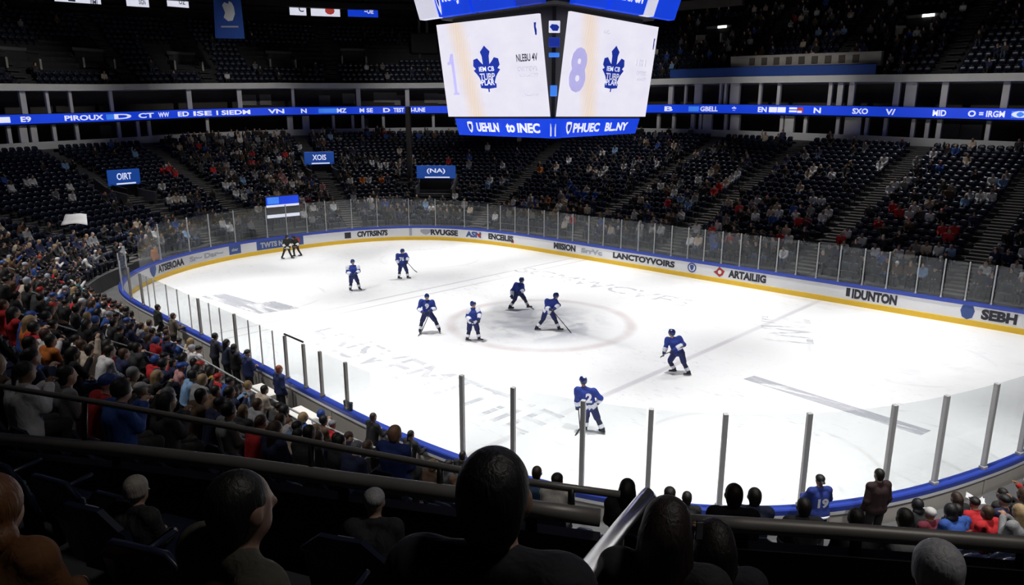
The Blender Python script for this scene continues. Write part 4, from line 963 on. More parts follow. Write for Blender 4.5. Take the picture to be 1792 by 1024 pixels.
player('centre right', (960,579), 1.6, JJ((.30,1.50,.05),(.22,1.36,.03),(-.08,1.29),(.25,1.30,.05),(-.10,1.02,-.1),(.42,1.14,-.06),(.06,1.00,-.24),(.22,1.02,-.24),(-.05,.86),(-.14,.84),(.10,.84),(-.25,.47),(.27,.50),(-.52,.11),(.44,.12)),
       white=1, face=(1,.05), stick=((.10,1.02,-.26),(.75,.25,-.3),(.95,.0,-.3)), lowwhite=True, label='player bending to the right on the right side of the centre circle')
player('circle back', (910,541), 1.4, JJ((.08,1.38),(.03,1.26),(-.18,1.18),(.09,1.14),(-.38,.90,-.05),(.16,.94,-.12),(-.38,.68,-.1),(.02,.86,-.2),(-.08,.78),(-.17,.76),(.03,.76),(-.26,.43),(.22,.48),(-.48,.11),(.38,.16)),
       white=1, face=(.9,.2), stick=((-.10,.85,-.2),(.45,.18,-.2),(.66,.03,-.2)), label='player in blue striding at the back of the centre circle, nearest the far boards')
player('left', (620,509), 1.5, JJ((0,1.52),(0,1.36),(-.26,1.25),(.24,1.25),(-.30,1.0,-.08),(.30,1.04,-.1),(-.10,.92,-.22),(.14,.98,-.24),(-.02,.78),(-.12,.76),(.09,.76),(-.15,.43),(.20,.48),(-.20,.11),(.27,.14)),
       white=2, face=(.5,-.8), label='player in blue with a white sleeve stripe, leftmost of the two far skaters')
player('far', (705,488), 1.45, JJ((.04,1.55),(0,1.42),(-.24,1.34),(.20,1.36),(-.30,1.08,-.05),(.32,1.20,-.12),(-.20,.86,-.12),(.26,1.02,-.24),(0,.80),(-.10,.78),(.11,.78),(-.16,.43),(.24,.43),(-.22,.11),(.28,.11)),
       number=('76',(-.02,1.15,.28,.24)), white=1, face=(.8,-.5), stick=((.20,1.08,-.3),(.62,.55,-.3),(.80,.40,-.3)), label='player in blue holding his stick out to the right, farther of the two far skaters')
player('referee', (503,453), 1.45, JJ((.08,1.38),(.06,1.26),(-.10,1.18),(.20,1.18),(-.18,.94,-.05),(.28,.95,-.05),(-.10,.78,-.15),(.20,.78,-.15),(.02,.74),(-.08,.72),(.12,.72),(-.20,.40),(.16,.42),(-.32,.11),(.28,.11)),
       white=1, face=(.6,-.6), ref=True, label='referee in black bending forward near the blue advert on the far left boards', lowwhite=True)
player('linesman', (517,449), 1.45, JJ((-.04,1.22),(0,1.12),(-.12,1.04),(.14,1.04),(-.2,.85,-.05),(.2,.85,-.05),(-.08,.72,-.2),(.1,.72,-.2),(.05,.68),(-.05,.66),(.14,.66),(-.08,.38),(.22,.40),(-.06,.11),(.36,.11)),
       white=1, face=(-.8,-.4), ref=True, label='second official crouching just right of the bending referee')
# ================================================================== seats
def seat_parts(detail=True):
    cols = 7 if detail else 5; zs = [.46,.60,.76,.84,.875] if detail else [.46,.74,.87]
    back = MB(); x = np.linspace(-.235,.235,cols)
    def sheet(mbx, y0):
        v = []
        for xi in x:
            e = abs(xi)/.235; top = .875-.10*max(0,(e-.55)/.45)**2
            for z in zs:
                zz = min(z, top) if z > .8 else z; v.append((xi, y0-(z-.46)*.22+.12*xi*xi*4*.5, zz))
        n = len(zs); return v, [[i*n+j,(i+1)*n+j,(i+1)*n+j+1,i*n+j+1] for i in range(cols-1) for j in range(n-1)]
    a, f = sheet(back, -.205); b, g = sheet(back, -.24); n = len(zs); K = len(a)
    rim = [i*n for i in range(cols)]+[(cols-1)*n+j for j in range(1,n)]+[i*n+n-1 for i in range(cols-2,-1,-1)]+[j for j in range(n-2,0,-1)]
    back.add(a+b, f+[[K+i for i in q][::-1] for q in g]+[[rim[i],rim[(i+1)%len(rim)],K+rim[(i+1)%len(rim)],K+rim[i]][::-1] for i in range(len(rim))])
    pan = MB(); pan.box((0,.02,.405), (.44,.40,.045), bev=.018 if detail else 0)
    arm = []
    leg = MB(); leg.box((0,-.12,.20), (.06,.10,.38))
    plate = MB(); plate.box((.0,-.287,.80), (.07,.012,.045)); plate.box((0,-.262,.83), (.09,.014,.03))  # small pale plates added to give the seat backs their sparkle
    if detail:
        for s in (-1,1): m = MB(); m.box((s*.262,-.02,.62), (.045,.36,.04), bev=.015); m.box((s*.262,-.14,.42), (.035,.06,.38)); arm.append(m)
    return back, pan, leg, plate, arm
def seat_spots(dl, smin, smax, zf, aisles, vom=()):
    R_ = []
    for k, d in enumerate(dl):
        ss = np.arange(smin, smax, .05); p, n = off(ss, d); L = np.r_[0, np.cumsum(np.linalg.norm(np.diff(p, axis=0), axis=1))]
        st = np.gradient(L, ss); ok = np.ones(len(ss), bool)
        for a in aisles: ok &= np.abs(ss-a)*st > .86
        for vs, va, vb, w in vom:
            if va-.9 < d < vb: ok &= np.abs(ss-vs)*st > w+.45
        i = 0; start = None
        runs = []; j = 0
        while j < len(ss):
            if ok[j]:
                e = j
                while e+1 < len(ss) and ok[e+1]: e += 1
                runs.append((L[j], L[e])); j = e+1
            else: j += 1
        for a, b in runs:
            m_ = int((b-a)//.56)
            if m_ < 1: continue
            for q in range(m_+1):
                s = float(np.interp(a+(b-a-m_*.56)/2+q*.56, L, ss)); R_.append((s, d, k))
    S = np.array([r[0] for r in R_]); D = np.array([r[1] for r in R_]); Kk = np.array([r[2] for r in R_])
    p, n = off(S, D); Z = np.asarray(zf(S, D), float); A = np.arctan2(n[:, 1], n[:, 0])-PI/2+PI
    return dict(s=S, d=D, k=Kk, p=np.c_[p, Z], a=A)
def zn(s, d): return z_near(d)+0*s
ZONE = dict(far=seat_spots(DK[:24], -8, 69.5, z_far, AISLE_FAR, VOM), near=seat_spots(DNEAR, 70.4, 113, zn, AISLE_NEAR),
            view=seat_spots(DUP[:4], 96, 108, zn, [100.6]), upper=seat_spots(DU[:13], -9, 62, uz, (-3,4.5,11.5,20,28,36,44,48.5,52,55.5,59.5)))
def proj_many(P):
    d = P-CAM; z = d@FWD; return 896+FOC*(d@RIGHT)/z, 512-FOC*(d@UP)/z, z
RAILPX = [(-400,720),(0,768),(400,808),(820,868),(1060,905),(1200,914),(1500,932),(1900,957)]
def rail_y(x): return np.interp(x, [p[0] for p in RAILPX], [p[1] for p in RAILPX])
for kz, Zz in ZONE.items():
    h = Zz['p']+np.array([0,0,.85]); x, y, z = proj_many(h); Zz['px'], Zz['py'], Zz['dep'] = x, y, z
    vis = (z > .6) & (x > -25) & (x < 1817) & (y > -12) & (y < 1040)
    if kz == 'upper':
        sA_, sB_ = sorted((sA, sB)); ok = ~((Zz['s'] > sA_-.3) & (Zz['s'] < sB_+.3) & (Zz['k'] < 2))
        for us, ud in UPORT: ok &= ~((np.abs(Zz['s']-us)*1.45 < 1.75) & (Zz['d'] > ud-1.2) & (Zz['d'] < ud+3.4))
        ok &= ~((np.abs(Zz['s']-41.5) < 1.2) & (np.abs(Zz['d']-29.5) < 1.6)); vis &= ok
    if kz == 'far': vis &= ~((np.abs(Zz['s']-41.75) < .55) & (np.abs(Zz['d']-9.5) < .9)) & ~((np.abs(Zz['s']-50.2) < 1.5) & (Zz['d'] < 3.3))
    if kz == 'near': vis &= (y < rail_y(x)-2)
    if kz == 'view': vis &= (y > rail_y(x)-6)
    Zz['vis'] = vis
    hx, hy, hz = proj_many(Zz['p']+np.array([0,0,1.24])); Zz['hx'], Zz['hy'] = hx, hy
    Zz['occ'] = np.zeros(len(x), bool)
PAL = {'black':(.012,.012,.014),'charcoal':(.04,.04,.045),'navy':(.012,.018,.06),'blue':(.025,.08,.32),'light blue':(.20,.34,.55),'grey':(.22,.22,.23),'white':(.66,.65,.66),'cream':(.52,.43,.34),'red':(.48,.015,.02),
       'orange':(.55,.15,.02),'brown':(.10,.055,.03),'teal':(.03,.16,.18),'maroon':(.14,.015,.03),'pink':(.50,.25,.25),'olive':(.07,.065,.035),'yellow':(.45,.30,.04)}
HAIRC = {'dark':(.010,.008,.006),'brown':(.055,.028,.014),'fair':(.32,.22,.11),'white':(.55,.54,.53),'red':(.45,.02,.02),'blue':(.02,.06,.28),'black':(.008,.008,.009),'grey':(.20,.20,.21),'orange':(.5,.14,.02)}
SKINS = [(.50,.30,.21),(.42,.24,.16),(.56,.36,.27),(.22,.12,.07),(.34,.19,.12)]
# ================================================================== the front: rails, parapet, people around the viewer and at the glass
def outd(P):
    v = OUT-P[:2]; i = np.linalg.norm(v, axis=1).argmin(); return (P[:2]-OUT[i])@NRM[i], i*.25
def at_d(px, py, d):
    r = ray(px, py); t = .3
    while t < 60:
        P = CAM+r*t
        if outd(P)[0] <= d: return P
        t += .01
def seat_ray(px, py, hh, zf=z_near):
    """point of the stand's floor below the spot where the sight line comes down to hh above it"""
    r = ray(px, py); t = 1.2
    while t < 60:
        P = CAM+r*t; d, s = outd(P)
        if d < 10.2 and P[2]-hh <= (float(zf(np.array(d))) if d > 1.6 else .02): return np.array([P[0],P[1],P[2]-hh]), s, d
        t += .02
def dense(P, n=10):
    P = np.array(P); t = np.arange(len(P)); q = np.linspace(0, len(P)-1, (len(P)-1)*n+1); return np.stack([np.interp(q, t, P[:, i]) for i in range(3)], 1)
RD = 10.92
left = [at_d(x, y, RD) for x, y in ((-260,742),(-120,755),(0,768),(200,787),(400,810),(600,839),(820,868),(930,890),(1050,906))]
right = [at_d(x, y, RD) for x, y in ((1205,914),(1300,919),(1500,932),(1650,943),(1792,954),(1950,966))]
def railing(pts, r, lab, thin=None, posts=()):
    c = pts[len(pts)//2]; e = empty('guard_railing', tuple(c)); tag(e, lab, 'railing'); L = lambda P: np.asarray(P)-c
    m = MB(); m.tube([L(p) for p in pts], r, 14); m.build('thick_rail', M['rail_metal'], e, True)
    for k in range(0, len(pts)-1):
        a = pts[k]; m = MB(); zf = float(z_near(np.array(10.5))); h = a[2]-zf
        m.box(L(a)-np.array([0,0,h/2]), (.05,.05,h-2*r+.02)); m.build('upright', M['dark_metal'], e)
    if thin is not None:
        m = MB(); m.tube([L(p) for p in thin], .024, 10); m.build('thin_rail', M['rail_metal'], e, True)
        for P, Q in posts: m = MB(); m.tube([L(P), L(Q)], .022, 8); m.build('thin_post', M['dark_metal'], e, True)
    return e
thin = [at_d(x, y, RD-.06) for x, y in ((-260,630),(0,676),(200,709),(400,746),(600,785),(800,822),(930,845),(1085,866))]
def post_pair(px, y0, y1): return (at_d(px, y0, RD-.06), at_d(px, y1, RD-.03))
railing(left, .055, 'thick dark guard rail with a thin rail above it, crossing the lower left', thin, [post_pair(545,774,828), post_pair(770,816,858), post_pair(148,700,780), post_pair(1000,856,896)])
railing(right, .048, 'thick dark guard rail crossing the lower right in front of the end stand')
for nm, pts in (('wall_parapet_left', left), ('wall_parapet_right', right)):
    m = MB(); v = []
    for p in pts:
        n = normal(outd(p)[1])*.05
        for s_ in (-1,1):
            for z in (p[2]-.13, 5.3): v.append((p[0]+n[0]*s_, p[1]+n[1]*s_, z))
    f = []
    for i in range(len(pts)-1):
        a, b = i*4, i*4+4; f += [[a,a+1,b+1,b],[a+2,b+2,b+3,a+3],[a,b,b+2,a+2]]
    m.add(v, f); tag(m.build(nm, M['black']), kind='structure')
hr = [at_d(1000,1040,12.9), at_d(1040,985,12.3), at_d(1085,925,11.6), at_d(1122,879,11.10), at_d(1133,866,11.02), at_d(1137,872,10.98)]
hr = [hr[0]+(hr[0]-hr[1])*.25]+hr
c = hr[3]; e = empty('aisle_handrail', tuple(c)); tag(e, 'shiny pale aisle handrail slanting down through the foreground', 'handrail')
m = MB(); m.tube([p-c for p in hr], .042, 14); m.build('rail_tube', M['chrome'], e, True)
for p in (hr[1], hr[3]):
    d_, s_ = outd(p); zb = float(z_near(np.array(d_))); m = MB(); m.tube([p-c-np.array([0,0,.03]), np.array([p[0],p[1],zb])-c], .022, 8); m.build('upright', M['dark_metal'], e, True)
# rails that climb the left stand, and rails along its rows
def simple_rail(pts, r, lab, mt='dark_metal', grp=None, legs=True):
    c = pts[0]; e = empty('stand_railing', tuple(c)); tag(e, lab, 'railing', grp); m = MB(); m.tube([p-c for p in pts], r, 6); m.build('rail', M[mt], e, True)
    if legs:
        for p in pts[::3]:
            d_, s_ = outd(p); zb = float(z_near(np.array(d_))) if d_ > 1.6 else .02; m = MB(); m.tube([p-c, np.array([p[0],p[1],zb])-c], r*.8, 5); m.build('upright', M[mt], e)
for d_, a, b, h, lab in ((2.37,74,96.5,1.16,'long pale rail behind the first row of the left stand'),(4.95,80.5,86,1.02,'dark rail along the fourth row of the left stand'),(7.34,80.5,86,1.02,'dark rail along the seventh row of the left stand'),(1.62,101,112,1.0,'pale rail in front of the end stand at lower right')):
    ss = np.arange(a, b+.01, .9); simple_rail([P3(s, d_, float(z_near(np.array(max(d_,1.9))))+h-(.55 if d_ < 2 else 0)) for s in ss], .028, lab, 'grey_metal' if d_ < 3 else 'rail_metal')
for s_, lab in ((72.0,'thin stair rail nearest the left corner glass'),(79.5,'thin stair rail climbing the middle of the left stand'),(87.0,'thin stair rail climbing the left stand below the doorway in the glass')):
    simple_rail([P3(s_, d, float(z_near(np.array(d)))+.95) for d in DNEAR[1:9]], .022, lab, 'grey_metal')

# people close to the viewer
FS = {}
SHORT = ['man in the centre foreground','man in the olive jacket','long-haired woman by the shiny handrail','person right of the long-haired woman','person in the pale grey knit hat','person in dark orange','small person in the beige knit hat','small person in the grey cap','left one of the close pair beyond the rail','right one of the close pair beyond the rail','broad spectator between pair and jersey wearer','dark-haired spectator left of the tall man','round-headed spectator right of the tall man','long-haired spectator above the handrail end','older man in blue by the left boards','spectator in the cream jacket','spectator left of the cream jacket','spectator in the dark cap above the woman','small spectator right of the dark cap']
def by_head(px, py, dep, pose, hair, jc, tc, hc, sk, lab, turn=0., scale=1., q=.62, pos=None):
    H = at_depth(px, py, dep); d_, s_ = outd(H); a = frame_at(s_)+PI+turn
    J = POSES[pose]; h = J['hea']*scale; O = H-Rz(a)@h
    FRONT.append((O, d_, pose, SHORT[len(FRONT)] if len(FRONT) < len(SHORT) else lab))
    return person(pose, hair, tuple(O), a, jc, tc, hc, sk, lab, None, scale, q)
DK_ = HAIRC['dark']
by_head(866,874,1.78,'sit','short',(.010,.012,.018),(.01,.01,.012),(.006,.005,.005),(.30,.18,.12),'man with cropped dark hair in the centre foreground, seen from behind',.0,1.0,.5)
by_head(424,892,2.35,'sit','short',(.055,.05,.035),(.02,.02,.02),(.006,.005,.004),(.24,.14,.10),'man in an olive jacket at lower left turning his face to the right',-.42,1.0,.5)
by_head(1168,925,2.85,'sit','long',(.02,.02,.022),(.01,.01,.012),(.018,.010,.007),(.42,.25,.17),'woman with long dark hair beside the shiny aisle handrail',-.15,1.0,.55)
by_head(1247,952,3.4,'phone','long',(.02,.022,.03),(.01,.01,.012),(.010,.007,.005),(.45,.27,.19),'person holding a phone, right beside the long-haired woman',.2,.95,.6)
by_head(1637,1004,3.1,'sit','beanie',(.02,.02,.025),(.01,.01,.012),(.42,.42,.44),(.4,.25,.18),'person in a pale grey knit hat at the bottom right',0,1.0,.5)
by_head(-4,886,2.9,'sit','hood',(.12,.045,.01),(.02,.02,.02),(.12,.045,.01),(.4,.25,.18),'person in a dark orange hooded jacket at the left edge',.2,1.0,.55)
by_head(240,860,4.0,'sit','beanie',(.02,.02,.02),(.01,.01,.01),(.30,.27,.24),(.4,.25,.18),'small person in a beige knit hat seated among the empty dark rows at lower left',0,.62,.7)
by_head(655,880,4.0,'lean','cap',(.02,.02,.025),(.01,.01,.01),(.35,.35,.36),(.4,.25,.18),'person in a grey cap just under the thick rail',.3,.64,.8)
# phone
H = at_depth(1224,928,3.2); e = tag(empty('mobile_phone', tuple(H)), 'phone with a lit screen held up right of the long-haired woman', 'phone'); m = MB(); fr = -FLAT
R_ = np.stack([RIGHT, FLAT, np.array([0,0,1.])], 1); m.box((0,0,0), (.035,.009,.10), R_, bev=.004); m.build('phone_body', M['black'], e); m = MB(); m.box(-FLAT*.006, (.028,.003,.085), R_); m.build('phone_screen', M['ad_grey'], e)
# figures beyond the thick rail and at the boards
BK, NV = (.010,.010,.012), (.012,.018,.05)
def seated_at(dep, px, py, pose, hair, jc, hc, lab, tc=BK, sk=(.45,.27,.19), scale=1., turn=0., q=.8):
    return by_head(px, py, dep, pose, hair, jc, tc, hc, sk, lab, turn, scale, q)
def standing_row(px, py, pose, hair, jc, hc, lab, tc=BK, sk=(.45,.27,.19), scale=1., turn=0., q=.8, d=2.0):
    P = at_d(px, py, d); s_ = outd(P)[1]; a = frame_at(s_)+PI+turn
    if d > 1.5: FRONT.append((np.array([P[0],P[1],float(z_near(np.array(d)))]), d, pose, lab.split(' at the')[0].split(' near the')[0]))
    return person(pose, hair, (P[0],P[1],float(z_near(np.array(d))) if d > 1.5 else .5), a, jc, tc, hc, sk, lab, None, scale, q)
def standing_at(px, py, pose, hair, jc, hc, lab, tc=BK, sk=(.45,.27,.19), scale=1., turn=0., q=.8, dmin=.62):
    P = on_z(px, py, 1.645*scale+.02); d_, s_ = outd(P); d2 = min(max(d_, dmin), 1.25)
    # slide along the row so the figure stays under the same column
    O = P3(s_, d2, .02); a = frame_at(s_)+PI+turn
    return person(pose, hair, tuple(O), a, jc, tc, hc, sk, lab, None, scale, q)
seated_at(7.3,1284,868,'sit','short',BK,(.03,.014,.008),'big dark-haired spectator beyond the right rail, left one of the close pair',q=.7)
seated_at(9.6,1320,870,'sit','short',NV,DK_,'spectator in a navy coat beyond the right rail, right one of the close pair',q=.7)
seated_at(9.4,1406,888,'sit','short',BK,DK_,'broad-shouldered spectator in black between the close pair and the jersey wearer',q=.7)
seated_at(8.4,1497,908,'sit','short',BK,DK_,'dark-haired spectator seated left of the tall standing man',q=.8)
seated_at(8.4,1582,908,'sit','short',(.20,.20,.20),DK_,'spectator with a round black head of hair right of the tall standing man',q=.8)
seated_at(8.6,1098,856,'sit','long',BK,(.01,.007,.005),'long-haired spectator in black above the top of the aisle handrail',q=.7)
seated_at(9.8,692,760,'sit','short',(.012,.03,.16),(.30,.16,.10),'older man with thin grey brown hair in a blue top by the left boards',tc=(.05,.05,.05),q=.7)
seated_at(11.3,975,842,'sit','capback',(.45,.42,.38),DK_,'spectator in a cream jacket and dark cap right of the centre foreground man',q=.8)
seated_at(13.0,940,828,'sit','short',(.02,.05,.10),(.03,.015,.01),'dark-haired spectator just left of the cream jacket by the end boards',q=.8)
seated_at(11.5,1172,866,'sit','capback',BK,DK_,'spectator in a dark cap above the long-haired woman',q=.9)
seated_at(13.0,1202,872,'sit','short',BK,DK_,'small spectator right of the dark cap beside the blue cap rail',q=.9)
o19 = standing_row(1441,829,'rail','capback',(.015,.035,.22),BK,'young fan in a blue jersey numbered nineteen standing at the end glass',tc=(.02,.02,.03),scale=.98,q=.7,d=.85)
m = MB(); a19 = o19.rotation_euler[2]; flat_text(m, '19', (0,-.115,1.22), (1,0,0), (0,0,1), .24, .22, bold=.05); k = m.build('number', M['jersey_white'], o19); k['label'] = 'white jersey number'
m = MB(); m.tube([(.20*math.cos(t),-.0+.165*math.sin(t),.90) for t in np.linspace(0,2*PI,17)], .028, 6, close=True); k = m.build('jersey_stripe', M['jersey_white'], o19); k['label'] = 'white hem stripe'
standing_row(1540,834,'stand','short',(.022,.007,.008),DK_,'tall man in a very dark maroon jacket standing at the end glass',q=.7,scale=1.04,d=.95)
standing_row(1623,868,'lean','hood',BK,BK,'person in a black hooded coat at the end boards right of the tall man',scale=1.)
standing_row(1693,858,'lean','long',BK,(.03,.015,.01),'person in black near the lower right corner boards',scale=1.)
standing_row(1762,828,'sit','short',(.02,.02,.022),DK_,'dark figure at the boards closest to the right edge',scale=1.)
standing_at(685,719,'rail','short',BK,(.03,.015,.01),'person in black leaning on the left boards above the older man',scale=.95,q=.7)
standing_at(738,748,'rail','pony',(.02,.02,.02),DK_,'person in black leaning on the left boards nearest the foreground',scale=.92,q=.7)
standing_at(828,792,'stand','short',BK,DK_,'small dark head at the boards left of the centre foreground man',scale=.9)
standing_at(470,609,'fold','capback',(.012,.022,.09),BK,'fan in a navy jersey with white lettering at the left boards',scale=1.02,q=.7)
standing_at(511,640,'stand','short',(.012,.022,.09),(.25,.06,.02),'red-haired fan in a navy jersey at the glass doorway',scale=1.02,q=.7)
standing_at(437,603,'fold','hood',BK,BK,'person in a black hood at the left boards, left of the navy jersey',q=.8)
standing_at(416,596,'rail','long',(.02,.03,.06),DK_,'long-haired person at the left boards beside the black hood',q=.8)
standing_at(383,588,'rail','beanie',(.03,.03,.05),BK,'person in a black knit hat at the left boards beside the long hair',q=.8)
standing_at(300,553,'rail','short',(.10,.08,.06),(.05,.03,.02),'brown-haired person at the left boards farther along',q=.9)
standing_at(283,536,'stand','short',BK,DK_,'dark-haired man standing tall at the left corner boards',q=.9,scale=1.05)
standing_at(203,430,'stand','short',(.55,.17,.02),DK_,'person in an orange top and dark blue trousers standing by the corner glass',tc=(.02,.04,.16),q=.9)
# tables, gloves, cloths
def table(px, py, L, w, lab):
    P = on_z(px, py, .74); d_, s_ = outd(P); d2 = max(d_+.25,.72); e = empty('folding_table', P3(s_, d2, .02), frame_at(s_)); tag(e, lab, 'table')
    m = MB(); m.box((0,0,.72), (L,w,.04), bev=.015); m.build('tabletop', M['table_white'], e)
    for sx in (-1,1):
        for sy in (-1,1): m = MB(); m.tube([(sx*L*.4,sy*w*.36,0),(sx*L*.4,sy*w*.36,.70)], .016, 6); m.build('leg', M['dark_metal'], e)
table(480,680,1.3,.55,'small white folding table behind the navy jersey fan')
table(556,728,1.9,.6,'long white folding table behind the left boards')
table(612,768,2.2,.5,'narrow white folding table behind the left boards nearest the older man')
for px, py, lab in ((616,703,'dark hockey glove resting on the cap rail left of the cup'),(629,706,'dark square cup resting on the cap rail')):
    P = on_z(px, py+5, 1.12); d_, s_ = outd(P); P = P3(s_, .07, 1.121); m = MB()
    if 'cup' in lab: m.tube([(0,0,0),(0,0,.24)], [.06,.075], 10); o = m.build('cup', M['ad_black'], loc=P); tag(o, lab, 'cup')
    else:
        me_ = figure_mesh('glove', [('c',(0,0,.06),(0,0,.14),.06,.065,'g')]+[('c',(x,0,.14),(x*1.3,.01,.24-abs(x)*.5),.02,.018,'g') for x in (-.05,-.017,.017,.05)]+[('c',(.05,0,.09),(.10,.02,.15),.024,.02,'g')], .014, {'g':'glove'}, k=.012)
        o = bpy.data.objects.new('glove', me_); COL.objects.link(o); o.location = P; tag(o, lab, 'glove')
def cloth(px, py, w, h, rz, lab, mt='paper', nm='white_cloth'):
    O, s_, d_ = seat_ray(px, py, .9, lambda d: np.array(float(z_floor(np.array([68.]), np.array([float(d)]))[0]))) if px < 140 else seat_ray(px, py, .95)
    n = 9; v = []; rr = random.Random(px)
    for j in range(5):
        for i in range(n):
            u, t = i/(n-1)-.5, j/4-.5; v.append((u*w*(1-.35*(t+.5)*(1 if i > 4 else .2)), t*h*.5, .95+t*h*.55+.05*math.sin(5*u+px)+.04*math.sin(9*t+u*3)))
    f = [[j*n+i,j*n+i+1,(j+1)*n+i+1,(j+1)*n+i] for j in range(4) for i in range(n-1)]
    m = MB(); m.add(v, f); o = m.build(nm, M[mt], None, True); o.location = tuple(O); o.rotation_euler = (0,0,rz)
    md = o.modifiers.new('thick', 'SOLIDIFY'); md.thickness = .02; tag(o, lab, 'cloth')
cloth(133,385,1.6,1.1,.8,'white cloth spread over the seats near the left corner')
cloth(125,556,.85,.7,.3,'large white cloth held up in the left crowd')
cloth(262,578,1.0,.7,.2,'grey cloth draped in the left crowd beside the boards','beige','grey_cloth')
cloth(1707,873,.4,.2,.3,'folded white cloth in the crowd at lower right')
for kz in ('near','view'):
    Zz = ZONE[kz]
    Zz['clash'] = np.zeros(len(Zz['s']), bool)
    for fx in FRONT: Zz['clash'] |= np.linalg.norm(Zz['p'][:, :2]-fx[0][:2], axis=1) < .62
    Zz['vis'] &= ~Zz['clash']
# ================================================================== the crowd: who sits where
W_FAR = [('black',34),('charcoal',17),('navy',16),('white',10),('cream',5),('grey',9),('blue',4),('red',3),('brown',4),('light blue',2)]
W_NEAR = [('black',28),('charcoal',12),('navy',17),('blue',13),('grey',7),('white',5),('red',4),('orange',2),('brown',6),('light blue',3),('cream',2),('maroon',1)]
def pick(w):
    t = random.uniform(0, sum(x[1] for x in w))
    for n, x in w:
        t -= x
        if t <= 0: return n
    return w[-1][0]
def prob(zone, s, d):
    s = float(wrap(s))
    if zone == 'far':
        p = lerp_tab(s, [(-2,.16),(4,.20),(11.6,.24),(20,.30),(28,.36),(33,.26),(36,.08),(40.5,.07),(42.5,.30),(45.4,.34),(45.6,.46),(51.4,.50),(51.9,.10),(56,.05),(61,.07),(66,.45),(70,.8)])
        if d < 5.2: p = max(p*1.6, .58)
        elif d > 17 and not 44 < s < 52: p *= .45
        elif s < 33 and d > 12: p *= .75
        return p
    if zone == 'near':
        if 85 < s < 94.5 and d < 3.2: return .12
        if s < 84: return .86
        if s < 96: return .66 if d < 5.5 else .26
        return .45 if s < 103 else .92
    if zone == 'upper': return lerp_tab(s, [(-9,.08),(4,.10),(9,.14),(13,.34),(26,.40),(33,.3),(36,.06),(60,.035)])
    return 0
HOT = [('far',x) for x in [(1245,330,'red'),(1262,338,'red'),(1174,353,'red'),(1293,365,'red'),(1567,368,'red'),(1574,362,'red'),(1645,396,'red'),(1655,404,'red'),(1668,410,'red'),(1535,393,'red'),(1400,384,'red'),(1410,388,'maroon'),(293,299,'red'),(300,302,'red'),(1205,385,'white'),(1222,390,'white'),(1180,332,'white'),(1270,340,'cream'),(1276,318,'cream'),(1420,298,'white'),(1412,300,'cream'),(1460,304,'white'),(1543,290,'white'),(1365,366,'white'),(1358,362,'cream'),(1396,375,'white'),(1440,380,'white'),(1455,382,'white'),(1590,368,'white'),(1600,372,'white'),(1562,332,'white'),(1775,334,'light blue'),(1717,340,'white'),(1745,352,'white'),(1752,372,'white'),(1690,342,'light blue'),(1702,345,'white'),(1600,438,'cream'),(1620,436,'cream'),(1645,440,'white'),(1660,438,'light blue'),(1510,420,'white'),(1330,345,'white'),(1095,290,'white'),(1110,300,'white'),(1120,285,'grey'),(970,290,'cream'),(880,292,'white'),(945,295,'orange'),(1030,290,'cream'),(1075,265,'light blue'),(1010,340,'blue'),(1020,338,'blue'),(1045,338,'blue'),(928,352,'white'),(960,350,'orange'),(985,352,'cream'),(996,346,'blue'),(405,235,'white'),(420,268,'white'),(462,280,'white'),(400,310,'white'),(410,320,'white'),(440,305,'grey'),(492,310,'pink'),(500,318,'pink'),(470,350,'white'),(418,350,'white'),(405,345,'white'),(394,333,'white'),(575,320,'pink'),(520,322,'cream'),(475,320,'cream'),(660,290,'white'),(680,290,'white'),(650,315,'white'),(635,315,'orange'),(612,315,'white'),(672,316,'orange'),(520,358,'maroon'),(534,352,'maroon'),(700,265,'cream'),(272,344,'white'),(285,345,'white'),(300,350,'cream'),(45,316,'white'),(55,318,'white'),(24,328,'white'),(94,340,'grey'),(125,340,'white')]] + \
      [('near',x) for x in [(50,400,'blue'),(105,418,'blue'),(75,423,'pink'),(105,433,'red'),(75,443,'cream'),(125,435,'blue'),(148,450,'red'),(95,480,'red'),(115,493,'red'),(138,496,'white'),(153,500,'orange'),(178,511,'orange'),(196,516,'red'),(155,478,'teal'),(173,478,'white'),(186,476,'white'),(5,536,'red'),(30,551,'red'),(123,552,'cream'),(166,548,'white'),(181,571,'white'),(53,573,'orange'),(75,584,'white'),(88,601,'orange'),(183,599,'grey'),(241,578,'grey'),(279,601,'red'),(291,581,'blue'),(311,594,'blue'),(150,541,'blue'),(55,611,'blue'),(176,609,'red'),(160,622,'cream'),(123,608,'white'),(254,598,'navy'),(309,628,'blue'),(347,643,'blue'),(319,650,'pink'),(362,658,'yellow'),(387,670,'red'),(417,693,'light blue'),(334,690,'grey'),(560,731,'white'),(591,740,'red'),(507,754,'light blue'),(450,700,'cream'),(430,690,'grey'),(1629,924,'maroon'),(1673,918,'blue'),(1706,918,'red'),(1748,874,'navy'),(1764,899,'blue'),(1706,872,'white'),(1789,836,'red'),(1780,846,'teal'),(1756,935,'light blue'),(1580,907,'grey'),(1786,925,'grey'),(1720,905,'red')]]
SPEC = []
